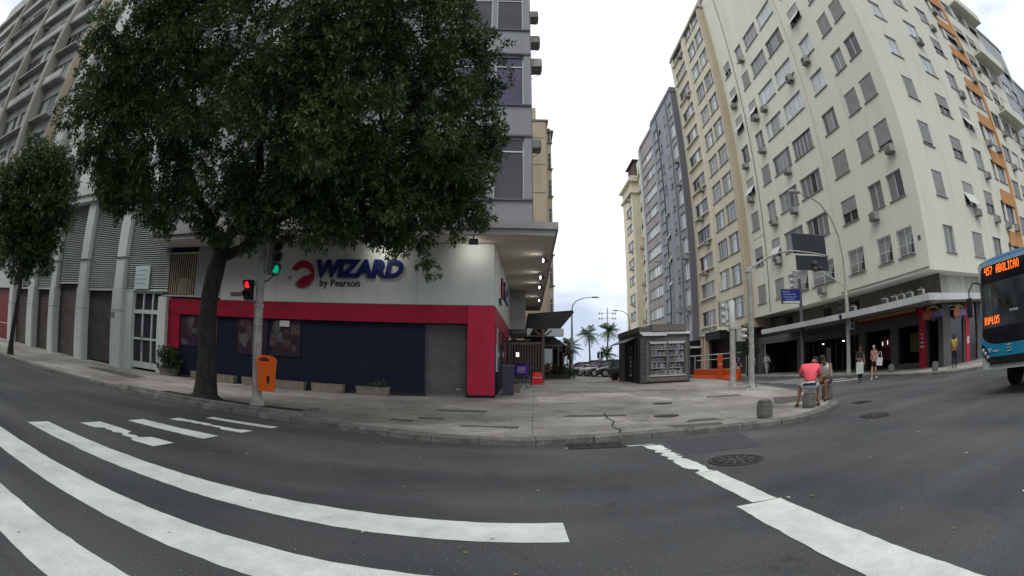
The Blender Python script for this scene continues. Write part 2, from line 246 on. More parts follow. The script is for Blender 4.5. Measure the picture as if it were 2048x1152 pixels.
# ------------------------------------------------------------ mesh builder
class MB:
    def __init__(s): s.v = []; s.f = []; s.mi = []; s.mats = []; s.sm = []
    def slot(s, m):
        if m not in s.mats: s.mats.append(m)
        return s.mats.index(m)
    def add(s, vs, fs, m=None, smooth=False):
        k = len(s.v); s.v += [tuple(v) for v in vs]; i = s.slot(m)
        for f in fs: s.f.append(tuple(k + a for a in f)); s.mi.append(i); s.sm.append(smooth)
        return s
    def quad(s, a, b, c, d, m=None): return s.add([a, b, c, d], [(0, 1, 2, 3)], m)
    def box(s, x0, x1, y0, y1, z0, z1, m=None):
        if x0 > x1: x0, x1 = x1, x0
        if y0 > y1: y0, y1 = y1, y0
        v = [(x0, y0, z0), (x1, y0, z0), (x1, y1, z0), (x0, y1, z0), (x0, y0, z1), (x1, y0, z1), (x1, y1, z1), (x0, y1, z1)]
        return s.add(v, [(0, 3, 2, 1), (4, 5, 6, 7), (0, 1, 5, 4), (1, 2, 6, 5), (2, 3, 7, 6), (3, 0, 4, 7)], m)
    def obox(s, c, sz, mtx, m=None):
        hx, hy, hz = [a / 2 for a in sz]
        v = [mtx @ Vector((x * hx, y * hy, z * hz)) + Vector(c) for x, y, z in ((-1, -1, -1), (1, -1, -1), (1, 1, -1), (-1, 1, -1), (-1, -1, 1), (1, -1, 1), (1, 1, 1), (-1, 1, 1))]
        return s.add(v, [(0, 3, 2, 1), (4, 5, 6, 7), (0, 1, 5, 4), (1, 2, 6, 5), (2, 3, 7, 6), (3, 0, 4, 7)], m)
    def rbox(s, x0, x1, y0, y1, z0, z1, r, m=None, n=3):
        # box with rounded vertical corners
        pts = []
        for cx, cy, a0 in ((x1 - r, y1 - r, 0), (x0 + r, y1 - r, 90), (x0 + r, y0 + r, 180), (x1 - r, y0 + r, 270)):
            for i in range(n + 1):
                a = R(a0 + 90 * i / n); pts.append((cx + r * cos(a), cy + r * sin(a)))
        return s.prism(pts, z0, z1, m)
    def prism(s, pts, z0, z1, m=None, smooth=False):
        n = len(pts); v = [(p[0], p[1], z0) for p in pts] + [(p[0], p[1], z1) for p in pts]
        f = [(i, (i + 1) % n, n + (i + 1) % n, n + i) for i in range(n)]
        s.add(v, f, m, smooth); s.add(v, [tuple(range(n - 1, -1, -1)), tuple(range(n, 2 * n))], m); return s
    def xprism(s, pts, x0, x1, m=None):
        # pts in (y,z), extruded along x
        n = len(pts); v = [(x0, p[0], p[1]) for p in pts] + [(x1, p[0], p[1]) for p in pts]
        f = [(i, (i + 1) % n, n + (i + 1) % n, n + i) for i in range(n)]
        return s.add(v, f + [tuple(range(n - 1, -1, -1)), tuple(range(n, 2 * n))], m)
    def yprism(s, pts, y0, y1, m=None):
        n = len(pts); v = [(p[0], y0, p[1]) for p in pts] + [(p[0], y1, p[1]) for p in pts]
        f = [(i, n + i, n + (i + 1) % n, (i + 1) % n) for i in range(n)]
        return s.add(v, f + [tuple(range(n)), tuple(range(2 * n - 1, n - 1, -1))], m)
    def tube(s, path, rad, m=None, n=8, smooth=True, caps=True):
        path = [Vector(p) for p in path]
        rs = rad if isinstance(rad, (list, tuple)) else [rad] * len(path)
        vs = []; prev = None
        for i, p in enumerate(path):
            d = (path[min(i + 1, len(path) - 1)] - path[max(i - 1, 0)])
            if d.length < 1e-9: d = Vector((0, 0, 1))
            d.normalize()
            if prev is None:
                a = d.cross(Vector((0, 0, 1)))
                if a.length < .05: a = d.cross(Vector((0, 1, 0)))
            else:
                a = prev - d * prev.dot(d)
            a.normalize(); prev = a; b = d.cross(a)
            for k in range(n): t = 2 * pi * k / n; vs.append(p + (a * cos(t) + b * sin(t)) * rs[i])
        fs = [(i * n + k, i * n + (k + 1) % n, (i + 1) * n + (k + 1) % n, (i + 1) * n + k) for i in range(len(path) - 1) for k in range(n)]
        s.add(vs, fs, m, smooth)
        if caps:
            s.add(vs[:n], [tuple(range(n - 1, -1, -1))], m); s.add(vs[-n:], [tuple(range(n))], m)
        return s
    def cyl(s, c, r, z0, z1, m=None, n=20, r1=None, smooth=True):
        return s.tube([(c[0], c[1], z0), (c[0], c[1], z1)], [r, r if r1 is None else r1], m, n, smooth)
    def lathe(s, prof, c=(0, 0, 0), m=None, n=20, smooth=True):
        vs = [(c[0] + r * cos(2 * pi * k / n), c[1] + r * sin(2 * pi * k / n), c[2] + z) for r, z in prof for k in range(n)]
        fs = [(i * n + k, i * n + (k + 1) % n, (i + 1) * n + (k + 1) % n, (i + 1) * n + k) for i in range(len(prof) - 1) for k in range(n)]
        return s.add(vs, fs, m, smooth)
    def ell(s, c, r, m=None, n=12, k=8, mtx=None, smooth=True):
        vs = []
        for i in range(k + 1):
            t = pi * i / k
            for j in range(n):
                p = 2 * pi * j / n; v = Vector((r[0] * sin(t) * cos(p), r[1] * sin(t) * sin(p), r[2] * cos(t)))
                if mtx: v = mtx @ v
                vs.append(Vector(c) + v)
        fs = [(i * n + j, (i + 1) * n + j, (i + 1) * n + (j + 1) % n, i * n + (j + 1) % n) for i in range(k) for j in range(n)]
        return s.add(vs, fs, m, smooth)
    def xf(s, mtx):
        s.v = [tuple(mtx @ Vector(v)) for v in s.v]; return s
    def mesh(s, name):
        me = bpy.data.meshes.new(name); me.from_pydata(s.v, [], s.f)
        for m in s.mats: me.materials.append(m)
        me.polygons.foreach_set('material_index', s.mi); me.polygons.foreach_set('use_smooth', s.sm)
        me.update(); return me
    def build(s, name, parent=None, loc=None, rotz=None):
        o = bpy.data.objects.new(name, s.mesh(name)); COL.objects.link(o)
        if parent: o.parent = parent
        if loc is not None: o.location = loc
        if rotz is not None: o.rotation_euler = (0, 0, rotz)
        return o
def tag(o, label=None, cat=None, group=None, kind=None):
    if label: o['label'] = label
    if cat: o['category'] = cat
    if group: o['group'] = group
    if kind: o['kind'] = kind
    return o
def thing(name, label, cat, loc=(0, 0, 0), rotz=0, group=None):
    o = bpy.data.objects.new(name, None); COL.objects.link(o); o.empty_display_size = .3
    o.location = loc; o.rotation_euler = (0, 0, rotz); return tag(o, label, cat, group)
def copy_tree(o, parent=None):
    c = o.copy(); COL.objects.link(c); c.parent = parent
    for ch in [x for x in o.children]: copy_tree(ch, c)
    return c
def dup(root, loc, rotz=0, label=None, scale=None):
    c = copy_tree(root); c.location = loc; c.rotation_euler = (0, 0, rotz)
    if label: c['label'] = label
    if scale: c.scale = scale
    return c
def text_mesh(txt, size, m, ext=.01, bold=0.0, shear=0.0, align='LEFT', spacing=1.0, name='lettering', res=3):
    cu = bpy.data.curves.new(name, 'FONT'); cu.body = txt; cu.size = size; cu.extrude = ext; cu.offset = bold; cu.shear = shear
    cu.align_x = align; cu.space_character = spacing; cu.resolution_u = res
    o = bpy.data.objects.new(name, cu); COL.objects.link(o); bpy.context.view_layer.update()
    dg = bpy.context.evaluated_depsgraph_get(); me = bpy.data.meshes.new_from_object(o.evaluated_get(dg))
    bpy.data.objects.remove(o); me.materials.clear(); me.materials.append(m); me.name = name
    for p in me.polygons: p.material_index = 0
    return me
def put(me, name, parent=None, mtx=None):
    o = bpy.data.objects.new(name, me); COL.objects.link(o)
    if parent: o.parent = parent
    if mtx is not None: o.matrix_local = mtx
    return o
def text_on(txt, size, m, name, parent, loc, rotz=0, w=None, **k):
    # upright text whose face looks to local -Y
    me = text_mesh(txt, size, m, name=name, **k)
    mt = Matrix.Translation(loc) @ Matrix.Rotation(rotz, 4, 'Z') @ Matrix.Rotation(R(90), 4, 'X')
    if w:
        xs = [v.co.x for v in me.vertices]; sx = w / (max(xs) - min(xs)); x0 = min(xs)
        for v in me.vertices: v.co.x = (v.co.x - x0) * sx
    return put(me, name, parent, mt)
def smoothstep(a, b, x):
    t = max(0, min(1, (x - a) / (b - a))); return t * t * (3 - 2 * t)
def Rz(x, y):
    # terrain under the carriageways: flat crossroad, rising gently towards the beach
    k = 1 - .75 * smoothstep(9.5, 17, x)
    return .031 * max(0, min(y, 27) - 11) * k + max(0, -x - 16) * .012 * smoothstep(11, 16, y)
def Gz(x, y): return Rz(x, y) + .125
# ============================================================ ground
def axis(a, b, fine):
    out = [a]; x = a
    while x < b:
        st = .75 if fine[0] <= x < fine[1] else 12
        x = min(b, x + st, fine[0] if x < fine[0] else 1e9); out.append(x)
    return out
xs, ys = axis(-420, 420, (-42, 30)), axis(-420, 132, (8, 42))
mb = MB(); nx = len(xs)
mb.add([(x, y, Rz(x, y)) for y in ys for x in xs], [(j * nx + i, j * nx + i + 1, (j + 1) * nx + i + 1, (j + 1) * nx + i) for j in range(len(ys) - 1) for i in range(nx - 1)], M_ASPH, True)
tag(mb.build('road'), kind='structure')
mb = MB(); mb.quad((-700, 88, .50), (700, 88, .50), (700, 132, .50), (-700, 132, .50), mat('beach_sand', (.45, .41, .33), .95, .1, .4))
for v in range(4): mb.v[v] = (mb.v[v][0], mb.v[v][1], .52)
tag(mb.build('beach_sand'), kind='structure')
mb = MB(); mb.quad((-4000, 132, -.4), (4000, 132, -.4), (4000, 4500, -.4), (-4000, 4500, -.4), mat('sea_water', (.16, .22, .24), .25, .1, .05, .3, .6))
tag(mb.build('sea'), kind='structure')

def flat_poly(name, poly, zf, m, step=.8, off=0.0, y_fine=40, kind='structure'):
    n = len(poly); pts = [Vector(p) for p in poly]; edges = [(i, (i + 1) % n) for i in range(n)]
    x0, x1 = min(p[0] for p in poly), max(p[0] for p in poly); y0, y1 = min(p[1] for p in poly), max(p[1] for p in poly)
    y = y0 + .37
    while y < y1:
        st = step if y < y_fine else 8
        x = max(x0, -60) + .31
        while x < min(x1, 60): pts.append(Vector((x, y))); x += st if -44 < x < 30 else 6
        y += st
    r = delaunay_2d_cdt(pts, edges, [], 1, 1e-5)
    mb = MB(); mb.add([(p.x, p.y, zf(p.x, p.y) + off) for p in r[0]], [tuple(f) for f in r[2]], m, True)
    return tag(mb.build(name), kind=kind)
KL = [(-70, 11.5), (-42, 11.35), (-23.3, 11.2), (-16, 11.15), (-10.5, 11.1), (-7.5, 10.95), (-4.88, 10.75), (-3.4, 10.2), (-1.7, 9.6), (-.23, 9.3), (.7, 9.25), (1.9, 9.66), (3.4, 9.8), (4.7, 9.58), (6.0, 9.58), (6.8, 9.72), (7.7, 10.3), (8.6, 10.95), (9.4, 11.9), (9.9, 13.2), (10.4, 15), (10.8, 18), (11.2, 22), (11.6, 27), (11.8, 33), (11.8, 60)]
KR = [(18.9, 62), (18.9, 40), (18.9, 26), (18.95, 20), (18.75, 17), (18.85, 15), (19.4, 13.7), (20.6, 12.9), (22.5, 12.6), (30, 12.5), (60, 12.7), (95, 12.9)]
def smooth_path(p, it=2):
    for _ in range(it):
        q = [p[0]]
        for a, b in zip(p, p[1:]):
            q += [(a[0] * .75 + b[0] * .25, a[1] * .75 + b[1] * .25), (a[0] * .25 + b[0] * .75, a[1] * .25 + b[1] * .75)]
        p = q + [p[-1]]
    return p
KLs, KRs = smooth_path(KL), smooth_path(KR)
def offset_path(p, d):
    out = []
    for i, a in enumerate(p):
        q0 = Vector(p[max(0, i - 1)]); q1 = Vector(p[min(len(p) - 1, i + 1)]); t = (q1 - q0).normalized(); out.append((a[0] - t.y * d, a[1] + t.x * d))
    return out
flat_poly('pavement', offset_path(KLs, .27) + [(-12, 60), (-70, 60)], Gz, M_PAVE)
flat_poly('pavement', offset_path(KRs, .27) + [(95, 30), (60, 62)], Gz, M_PAVE)
def kerb(path, name, seed):
    rnd = random.Random(seed); mb = MB(); pts = [Vector(p) for p in path]
    cum = [0]
    for a, b in zip(pts, pts[1:]): cum.append(cum[-1] + (b - a).length)
    def at(s):
        s = max(0, min(cum[-1] - 1e-6, s)); i = 0
        while cum[i + 1] < s: i += 1
        f = (s - cum[i]) / (cum[i + 1] - cum[i]); p = pts[i].lerp(pts[i + 1], f); t = (pts[i + 1] - pts[i]).normalized(); return p, Vector((-t.y, t.x))
    s = 0
    while s < cum[-1] - .2:
        ln = rnd.uniform(.7, 1.25); e = min(cum[-1], s + ln) - .018; dz = rnd.uniform(-.012, .015); dy = rnd.uniform(-.015, .02); k = 3; V = []
        for i in range(k + 1):
            p, n = at(s + (e - s) * i / k)
            o = p + n * dy; q = p + n * (.30 + dy)
            ch = rnd.uniform(.015, .035)
            zz = Gz(p.x, p.y) + dz + (.006 if abs(p.x) < 60 else 0)
            V += [(o.x, o.y, zz - .22), (o.x, o.y, zz - ch), (o.x + n.x * ch, o.y + n.y * ch, zz), (q.x, q.y, zz), (q.x, q.y, zz - .1)]
        F = [(i * 5 + j, (i + 1) * 5 + j, (i + 1) * 5 + j + 1, i * 5 + j + 1) for i in range(k) for j in range(4)] + [(0, 1, 2, 3, 4), tuple(k * 5 + j for j in (4, 3, 2, 1, 0))]
        mb.add(V, F, M['kerb']); s += ln
    return tag(mb.build(name), kind='structure')
kerb(KLs, 'kerb', 1); kerb(KRs, 'kerb', 2)

# raised edging round the tree and the signal pole
mb = MB(); rk_ = random.Random(4)
for k in range(9):
    x0 = -12.8 + k * .87; x1 = x0 + .85; ya, yb = (11.13 if x0 < -9 else 11.13 - (x0 + 9) * .045), (11.13 if x1 < -9 else 11.13 - (x1 + 9) * .045); h = .10 + rk_.uniform(-.012, .012) - (.07 if k == 0 else 0); g = Gz(x0, 11.2)
    mb.add([(x0, ya - .03, g - .2), (x1, yb - .03, g - .2), (x1, yb + .24, g - .1), (x0, ya + .24, g - .1), (x0, ya, g + h - .03), (x1, yb, g + h - .03), (x1, yb + .2, g + h), (x0, ya + .2, g + h), (x0, ya + .04, g + h), (x1, yb + .04, g + h)], [(0, 1, 5, 4), (4, 5, 9, 8), (8, 9, 6, 7), (7, 6, 2, 3), (0, 4, 8, 7, 3), (1, 2, 6, 9, 5)], M['kerb'])
mb.add([(-5.0, 10.93, 0), (-4.82, 11.0, 0), (-4.95, 12.6, 0), (-5.2, 12.6, 0), (-5.02, 10.96, .225), (-4.88, 11.05, .225), (-5.0, 12.5, .235), (-5.2, 12.5, .235)], [(0, 1, 5, 4), (1, 2, 6, 5), (2, 3, 7, 6), (3, 0, 4, 7), (4, 5, 6, 7)], M['kerb'])
tag(mb.build('raised_kerb'), kind='structure')
# ---- painted markings
rnd = random.Random(5)
def jag(mb, x0, x1, ya, yb, amp=.02, step=.09, bite=None, z=.006, along='x', slope=0.0):
    n = max(2, int(abs(x1 - x0) / step)); V = []; ra = rb = 0
    for i in range(n + 1):
        x = x0 + (x1 - x0) * i / n; ra = ra * .6 + rnd.uniform(-amp, amp) * .7; rb = rb * .6 + rnd.uniform(-amp, amp) * .7
        a, b = ya + ra, yb + rb
        if bite: a, b = bite(x, a, b)
        e = slope * (x - x0); xa = x + (rnd.uniform(-.03, .03) if i in (0, n) else 0)
        V += [(xa, a + e, z), (x, b + e, z)] if along == 'x' else [(b + e, x, z), (a + e, xa, z)]
    mb.add(V, [(2 * i, 2 * i + 2, 2 * i + 3, 2 * i + 1) for i in range(n)], M_PAINT)
mb = MB()
jag(mb, -7.45, .47, 4.24, 4.80, .012, slope=-.047 + .0); jag(mb, -9.5, .1, 2.93, 3.5, .012, slope=-.042); jag(mb, -9, -.95, 1.62, 2.2, .012, slope=-.035)
jag(mb, -9, -1.2, .2, .75, .012)
def b3(x, a, b):
    if -6.75 < x < -6.15: a += .18 + .05 * sin(x * 40)
    if -6.2 < x < -5.75: b -= .26 + .05 * sin(x * 31); a += .1
    return a, b
def b5(x, a, b):
    if -6.7 < x < -5.6: a += .12 + .04 * sin(x * 23)
    if -6.1 < x < -5.2: b -= .08
    return a, b
jag(mb, -7.25, -5.15, 5.55, 6.15, .03, bite=b3); jag(mb, -7.23, -5.1, 6.97, 7.5, .025); jag(mb, -7.05, -5.0, 8.24, 8.66, .02, bite=b5); jag(mb, -6.75, -4.9, 9.34, 9.70, .015)
tag(mb.build('zebra_crossing'), kind='structure')
mb = MB()
def bs(x, a, b):
    if 6.42 > x > 6.2: return a + .12, b - .05
    if 7.1 < x < 8.3: return a + .04 + .05 * sin(x * 17), b - .03 + .05 * sin(x * 29)
    return a, b
jag(mb, 6.15, 8.75, 2.37, 2.66, .03, bite=bs, along='y'); jag(mb, 4.38, 6.12, 2.40, 2.70, .012, along='y')
jag(mb, 1.0, 4.37, 2.19, 2.72, .012, along='y', slope=.0)
jag(mb, 2.05, 2.6, 8.83, 8.91, .01)
tag(mb.build('stop_line'), kind='structure')
mb = MB()
for k in range(5): jag(mb, 13.6, 18.2, 20.6 + k * 1.5, 20.92 + k * 1.5, .05, z=.0)
for i, v in enumerate(mb.v): mb.v[i] = (v[0], v[1], Rz(v[0], v[1]) + .008)
tag(mb.build('side_street_crossing'), kind='structure')

# ---- patches, plates and covers
def patch(pts, m, name='pavement_patch', off=.004, zf=Gz):
    mb = MB(); mb.add([(p[0], p[1], zf(*p) + off) for p in pts], [tuple(range(len(pts)))], m); return tag(mb.build(name), kind='structure')
patch([(-2.15, 14.0), (-.7, 13.95), (-.68, 14.35), (-2.1, 14.42)], M['patch']); patch([(-1.15, 11.0), (.15, 10.9), (.18, 11.3), (-1.1, 11.38)], M['patch'])
patch([(3.4, 10.12), (4.5, 10.0), (4.62, 10.38), (3.35, 10.6)], M['patch']); patch([(-2.25, 12.2), (-1.6, 12.25), (-1.7, 12.6), (-2.3, 12.5)], M['patch'])
patch([(7.4, 12.6), (9.3, 12.4), (9.7, 13.9), (8.3, 14.3)], M['patch']); patch([(-2.9, 11.7), (-2.3, 11.6), (-2.3, 11.95), (-2.85, 12.0)], M['patch'])
patch([(1.3, 12.9), (2.9, 12.7), (3.0, 13.1), (1.5, 13.3)], M['patch']); patch([(6.6, 16.2), (8.0, 16.0), (8.0, 16.5), (6.8, 16.6)], M['patch']); patch([(5.4, 20.4), (6.9, 20.1), (6.9, 20.5), (5.5, 20.8)], M['patch']); patch([(3.9, 10.9), (4.9, 10.8), (4.8, 11.3), (4.2, 11.35)], M['patch'])
patch([(-18.3, 14.6), (-14, 13.9), (-14.3, 15.2), (-17.6, 15.6)], M['patch'])
patch([(2.75, 7.6), (4.2, 7.5), (4.6, 9.35), (2.9, 9.25)], mat('road_patch', (.066, .068, .074), .85, .1, 3, .2, 90, grain=.2), 'road_patch', zf=Rz)
patch([(6.9, 8.3), (8.1, 7.9), (8.3, 8.7), (7.4, 9.1)], mat('road_patch', (.066, .068, .074)), 'road_patch', zf=Rz)
patch([(11.2, 10.2), (13.6, 10.4), (13.4, 11.6), (11.5, 11.3)], mat('road_patch', (.066, .068, .074)), 'road_patch', zf=Rz)
def cover(x, y, r, z, label, radial=True, name='manhole_cover'):
    t = thing(name, label, 'manhole cover', (x, y, z)); mb = MB()
    mb.lathe([(r * 1.22, .0), (r * 1.22, .010), (r * 1.05, .012), (r * 1.04, .004)], m=M['iron'], n=32); mb.build('rim', t)
    mb = MB(); mb.lathe([(r, .003), (r, .011), (0, .012)], m=M['iron'], n=32)
    if radial:
        for k in range(24):
            a = 2 * pi * k / 24
            for q0, q1 in ((.16, .42), (.55, .86)):
                c = Vector((cos(a) * r * (q0 + q1) / 2, sin(a) * r * (q0 + q1) / 2, .0135)); mb.obox(c, (r * (q1 - q0), r * .035, .004), Matrix.Rotation(a, 3, 'Z'), M['dark'] if k % 2 else M['steel'])
        for q in (.48, .93): mb.lathe([(r * q, .0125), (r * q, .0155), (r * (q + .03), .0155), (r * (q + .03), .0125)], m=M['iron'], n=32)
    mb.build('lid', t); return t
cover(3.25, 6.65, .36, .002, 'large round manhole cover with spoked vents beside the white stop line')
cover(3.9, 12.3, .27, Gz(3.9, 12.3) + .002, 'round iron cover in the pavement, nearer of two left of the lone stool', False)
cover(4.7, 15.3, .27, Gz(4.7, 15.3) + .002, 'small round cover flush in the pavement, farther of the pair in front of the newsstand', False)
cover(7.95, 8.45, .33, .012, 'round cover in a worn patch of road off the pavement tip', True)
mb = MB()
for k in range(3):
    for j in range(7): mb.box(1.08 + k * .31, 1.08 + k * .31 + .27, 8.86 + j * .055, 8.885 + j * .055, .004, .02, M['iron'])
mb.box(1.02, 2.03, 8.80, 9.29, .002, .008, M['dark']); mb.box(1.0, 2.05, 9.27, 9.33, .004, .022, M['iron']); mb.box(1.0, 2.05, 8.78, 8.82, .004, .022, M['iron'])
tag(mb.build('drain_grate'), 'rusty rectangular drain grate in the gutter under the kerb', 'drain grate')
mb = MB()
for j in range(6): mb.box(9.6, 10.2, 11.05 + j * .09, 11.09 + j * .09, .004, .02, M['iron'])
mb.box(9.55, 10.25, 11.0, 11.6, .002, .006, M['dark']); tag(mb.build('drain_grate'), 'dark square drain grate at the tip of the pavement', 'drain grate')
# long crack in the slab by the kerb
mb = MB(); pa = [(2.5, 13.6), (2.38, 12.5), (2.42, 11.8), (2.2, 11.0), (2.26, 10.3), (2.12, 9.8)]
for a, b in zip(pa, pa[1:]): mb.quad((a[0] - .018, a[1], Gz(*a) + .005), (a[0] + .018, a[1], Gz(*a) + .005), (b[0] + .025, b[1], Gz(*b) + .005), (b[0] - .025, b[1], Gz(*b) + .005), M['dark'])
for pa in ([(.42, 10.1), (.5, 12.2), (.62, 14.5), (.7, 17), (.95, 21), (1.1, 26)], [(-4.6, 12.2), (-2.2, 12.35), (.6, 12.5), (3.0, 12.2), (5.2, 12.6)], [(5.0, 10.6), (5.3, 12.0), (5.1, 13.2)], [(-9.5, 15.5), (-6, 15.3), (-2.5, 15.6), (.6, 15.4)]):
    for a, b in zip(pa, pa[1:]): mb.quad((a[0] - .004, a[1] - .004, Gz(*a) + .006), (a[0] + .008, a[1] + .005, Gz(*a) + .006), (b[0] + .008, b[1] + .005, Gz(*b) + .006), (b[0] - .004, b[1] - .004, Gz(*b) + .006), M['patch'])
tag(mb.build('pavement_crack'), kind='structure')
mb = MB(); rl = random.Random(8)
LM = [mat('dry_leaf', (.30, .22, .10), .8), mat('paper_scrap', (.6, .6, .56), .8), mat('green_leaf_litter', (.16, .2, .06), .8)]
for k in range(230):
    if k < 110: x, y = rl.uniform(-7, 8), rl.uniform(1.5, 9.2); z = .008
    else:
        x = rl.uniform(-14, 9); y = rl.uniform(11.4, 18); z = Gz(x, y) + .009
    s = rl.uniform(.012, .035); a = rl.uniform(0, 6.3); d = Vector((cos(a), sin(a))) * s; e = Vector((-sin(a), cos(a))) * s * rl.uniform(.3, .8)
    mb.add([(x + d.x, y + d.y, z), (x + e.x, y + e.y, z + rl.uniform(0, .012)), (x - d.x, y - d.y, z), (x - e.x, y - e.y, z + rl.uniform(0, .01))], [(0, 1, 2, 3)], LM[(k * 7) % 3])
for k in range(900):
    i = rl.randrange(20, len(KLs) - 30); a, b = KLs[i], KLs[i + 1]; f = rl.random(); x = a[0] + (b[0] - a[0]) * f; y = a[1] + (b[1] - a[1]) * f - abs(rl.gauss(0, .16)) - .02
    s = rl.uniform(.006, .02); an = rl.uniform(0, 6.3); d = Vector((cos(an), sin(an))) * s; e = Vector((-sin(an), cos(an))) * s * .7
    mb.add([(x + d.x, y + d.y, .009), (x + e.x, y + e.y, .014), (x - d.x, y - d.y, .009), (x - e.x, y - e.y, .012)], [(0, 1, 2, 3)], [LM[0], mat('grit', (.14, .13, .12), .9), mat('grit', (.14, .13, .12), .9)][k % 3])
tag(mb.build('leaf_litter'), 'scattered dry leaves and paper scraps on road and pavement', 'litter', kind='stuff')

# ============================================================ facade tools
# local facade frame: x to the right along the wall, y into the building, z up
def wall(mb, W, z0, z1, ops, m, depth=.18, mr=None, x0=0.0, y=0.0):
    X = sorted(set([x0, x0 + W] + [a for o in ops for a in o[:2]])); Z = sorted(set([z0, z1] + [a for o in ops for a in o[2:4]]))
    X = [a for a in X if x0 <= a <= x0 + W]; Z = [a for a in Z if z0 <= a <= z1]
    for k in range(len(Z) - 1):
        zc = (Z[k] + Z[k + 1]) / 2; st = None
        for i in range(len(X) - 1):
            xc = (X[i] + X[i + 1]) / 2; solid = not any(o[0] < xc < o[1] and o[2] < zc < o[3] for o in ops)
            if solid and st is None: st = X[i]
            if not solid and st is not None: mb.quad((st, y, Z[k]), (X[i], y, Z[k]), (X[i], y, Z[k + 1]), (st, y, Z[k + 1]), m); st = None
        if st is not None: mb.quad((st, y, Z[k]), (X[-1], y, Z[k]), (X[-1], y, Z[k + 1]), (st, y, Z[k + 1]), m)
    q = mr or m
    for a, b, c, d in [o[:4] for o in ops]:
        e = y + depth
        mb.quad((a, y, c), (b, y, c), (b, e, c), (a, e, c), q); mb.quad((a, e, d), (b, e, d), (b, y, d), (a, y, d), q)
        mb.quad((a, e, c), (a, e, d), (a, y, d), (a, y, c), q); mb.quad((b, y, c), (b, y, d), (b, e, d), (b, e, c), q)
_wc = {}
GL = {'d': 'dglass', 'c': 'cglass', 'b': 'bglass', 'p': 'pglass'}
def win_mesh(w, h, panes, g, fr, transom=0):
    k = ('w', round(w, 2), round(h, 2), panes, g, fr, transom)
    if k in _wc: return _wc[k]
    mb = MB(); F = M[fr]; t = .05; d0, d1 = .12, .17
    mb.box(0, w, d0, d1, 0, t, F); mb.box(0, w, d0, d1, h - t, h, F); mb.box(0, t, d0, d1, t, h - t, F); mb.box(w - t, w, d0, d1, t, h - t, F)
    hz = h - t
    if transom: mb.box(t, w - t, d0 - .01, d1, h - transom, h - transom + .05, F)
    rr = random.Random(hash(k[:4]) & 255)
    for i in range(panes):
        a = t + (w - 2 * t) * i / panes; b = t + (w - 2 * t) * (i + 1) / panes
        if i: mb.box(a - .025, a + .025, d0 - .012 * (i % 2), d1, t, h - t, F)
        gl = g[i % len(g)]
        yy = .152 + .008 * (i % 2)
        mb.quad((a, yy, t), (b, yy, t), (b, yy + rr.uniform(-.01, .01), hz), (a, yy, hz), M[GL[gl]])
    _wc[k] = mb.mesh('window'); return _wc[k]
def blind_mesh(w, h, frac=1.0, m='blind'):
    k = ('b', round(w, 2), round(h, 2), round(frac, 2), m)
    if k in _wc: return _wc[k]
    mb = MB(); z1 = h; z0 = h * (1 - frac); n = max(3, int((z1 - z0) / .07)); V = []
    for i in range(n + 1):
        z = z0 + (z1 - z0) * i / n; V += [(.02, .07, z), (w - .02, .07, z)]
        if i < n: zz = z + (z1 - z0) / n * .85; V += [(.02, .055, zz), (w - .02, .055, zz)]
    mb.add(V, [(2 * i, 2 * i + 1, 2 * i + 3, 2 * i + 2) for i in range(len(V) // 2 - 1)], M[m])
    mb.box(.02, w - .02, .05, .085, z0 - .03, z0, M['sill']); mb.box(0, .03, .04, .09, 0, h, M['alu']); mb.box(w - .03, w, .04, .09, 0, h, M['alu'])
    _wc[k] = mb.mesh('blind'); return _wc[k]
def awn_mesh(w, h):
    k = ('a', round(w, 2), round(h, 2))
    if k in _wc: return _wc[k]
    mb = MB(); zt = h * .55; out = .62 * h * .5
    mb.box(.02, w - .02, .05, .08, zt, h, M['blind'])
    mb.add([(.02, .05, zt), (w - .02, .05, zt), (w - .02, -out, .05), (.02, -out, .05), (.02, .075, zt), (w - .02, .075, zt), (w - .02, -out + .025, .03), (.02, -out + .025, .03)], [(0, 1, 2, 3), (7, 6, 5, 4), (0, 4, 5, 1), (3, 2, 6, 7), (0, 3, 7, 4), (1, 5, 6, 2)], M['blindw'])
    mb.tube([(.05, .06, .1), (.05, -out, .06)], .012, M['dframe'], 5); mb.tube([(w - .05, .06, .1), (w - .05, -out, .06)], .012, M['dframe'], 5)
    _wc[k] = mb.mesh('blind'); return _wc[k]
def grille_mesh(w, h):
    k = ('g', round(w, 2), round(h, 2))
    if k in _wc: return _wc[k]
    mb = MB(); n = int(w / .085); bul = .30
    def prof(t): return -.03 - bul * (0 if t > .62 else sin((.62 - t) / .62 * pi * .62) ** 1.0)
    for i in range(n + 1):
        x = .03 + (w - .06) * i / n
        mb.tube([(x, prof(t / 6), h * t / 6 + .01) for t in range(7)], .0085, M['wframe'], 4, smooth=False, caps=False)
    for t in (0.02, .36, .72, .97): mb.tube([(0, 0, h * t), (.02, prof(t), h * t), (w - .02, prof(t), h * t), (w, 0, h * t)], .010, M['wframe'], 4, smooth=False, caps=False)
    _wc[k] = mb.mesh('grille'); return _wc[k]
def sill_mesh(w):
    k = ('s', round(w, 2))
    if k in _wc: return _wc[k]
    mb = MB(); mb.box(-.07, w + .07, -.09, .12, -.06, -.003, M['sill']); _wc[k] = mb.mesh('sill'); return _wc[k]
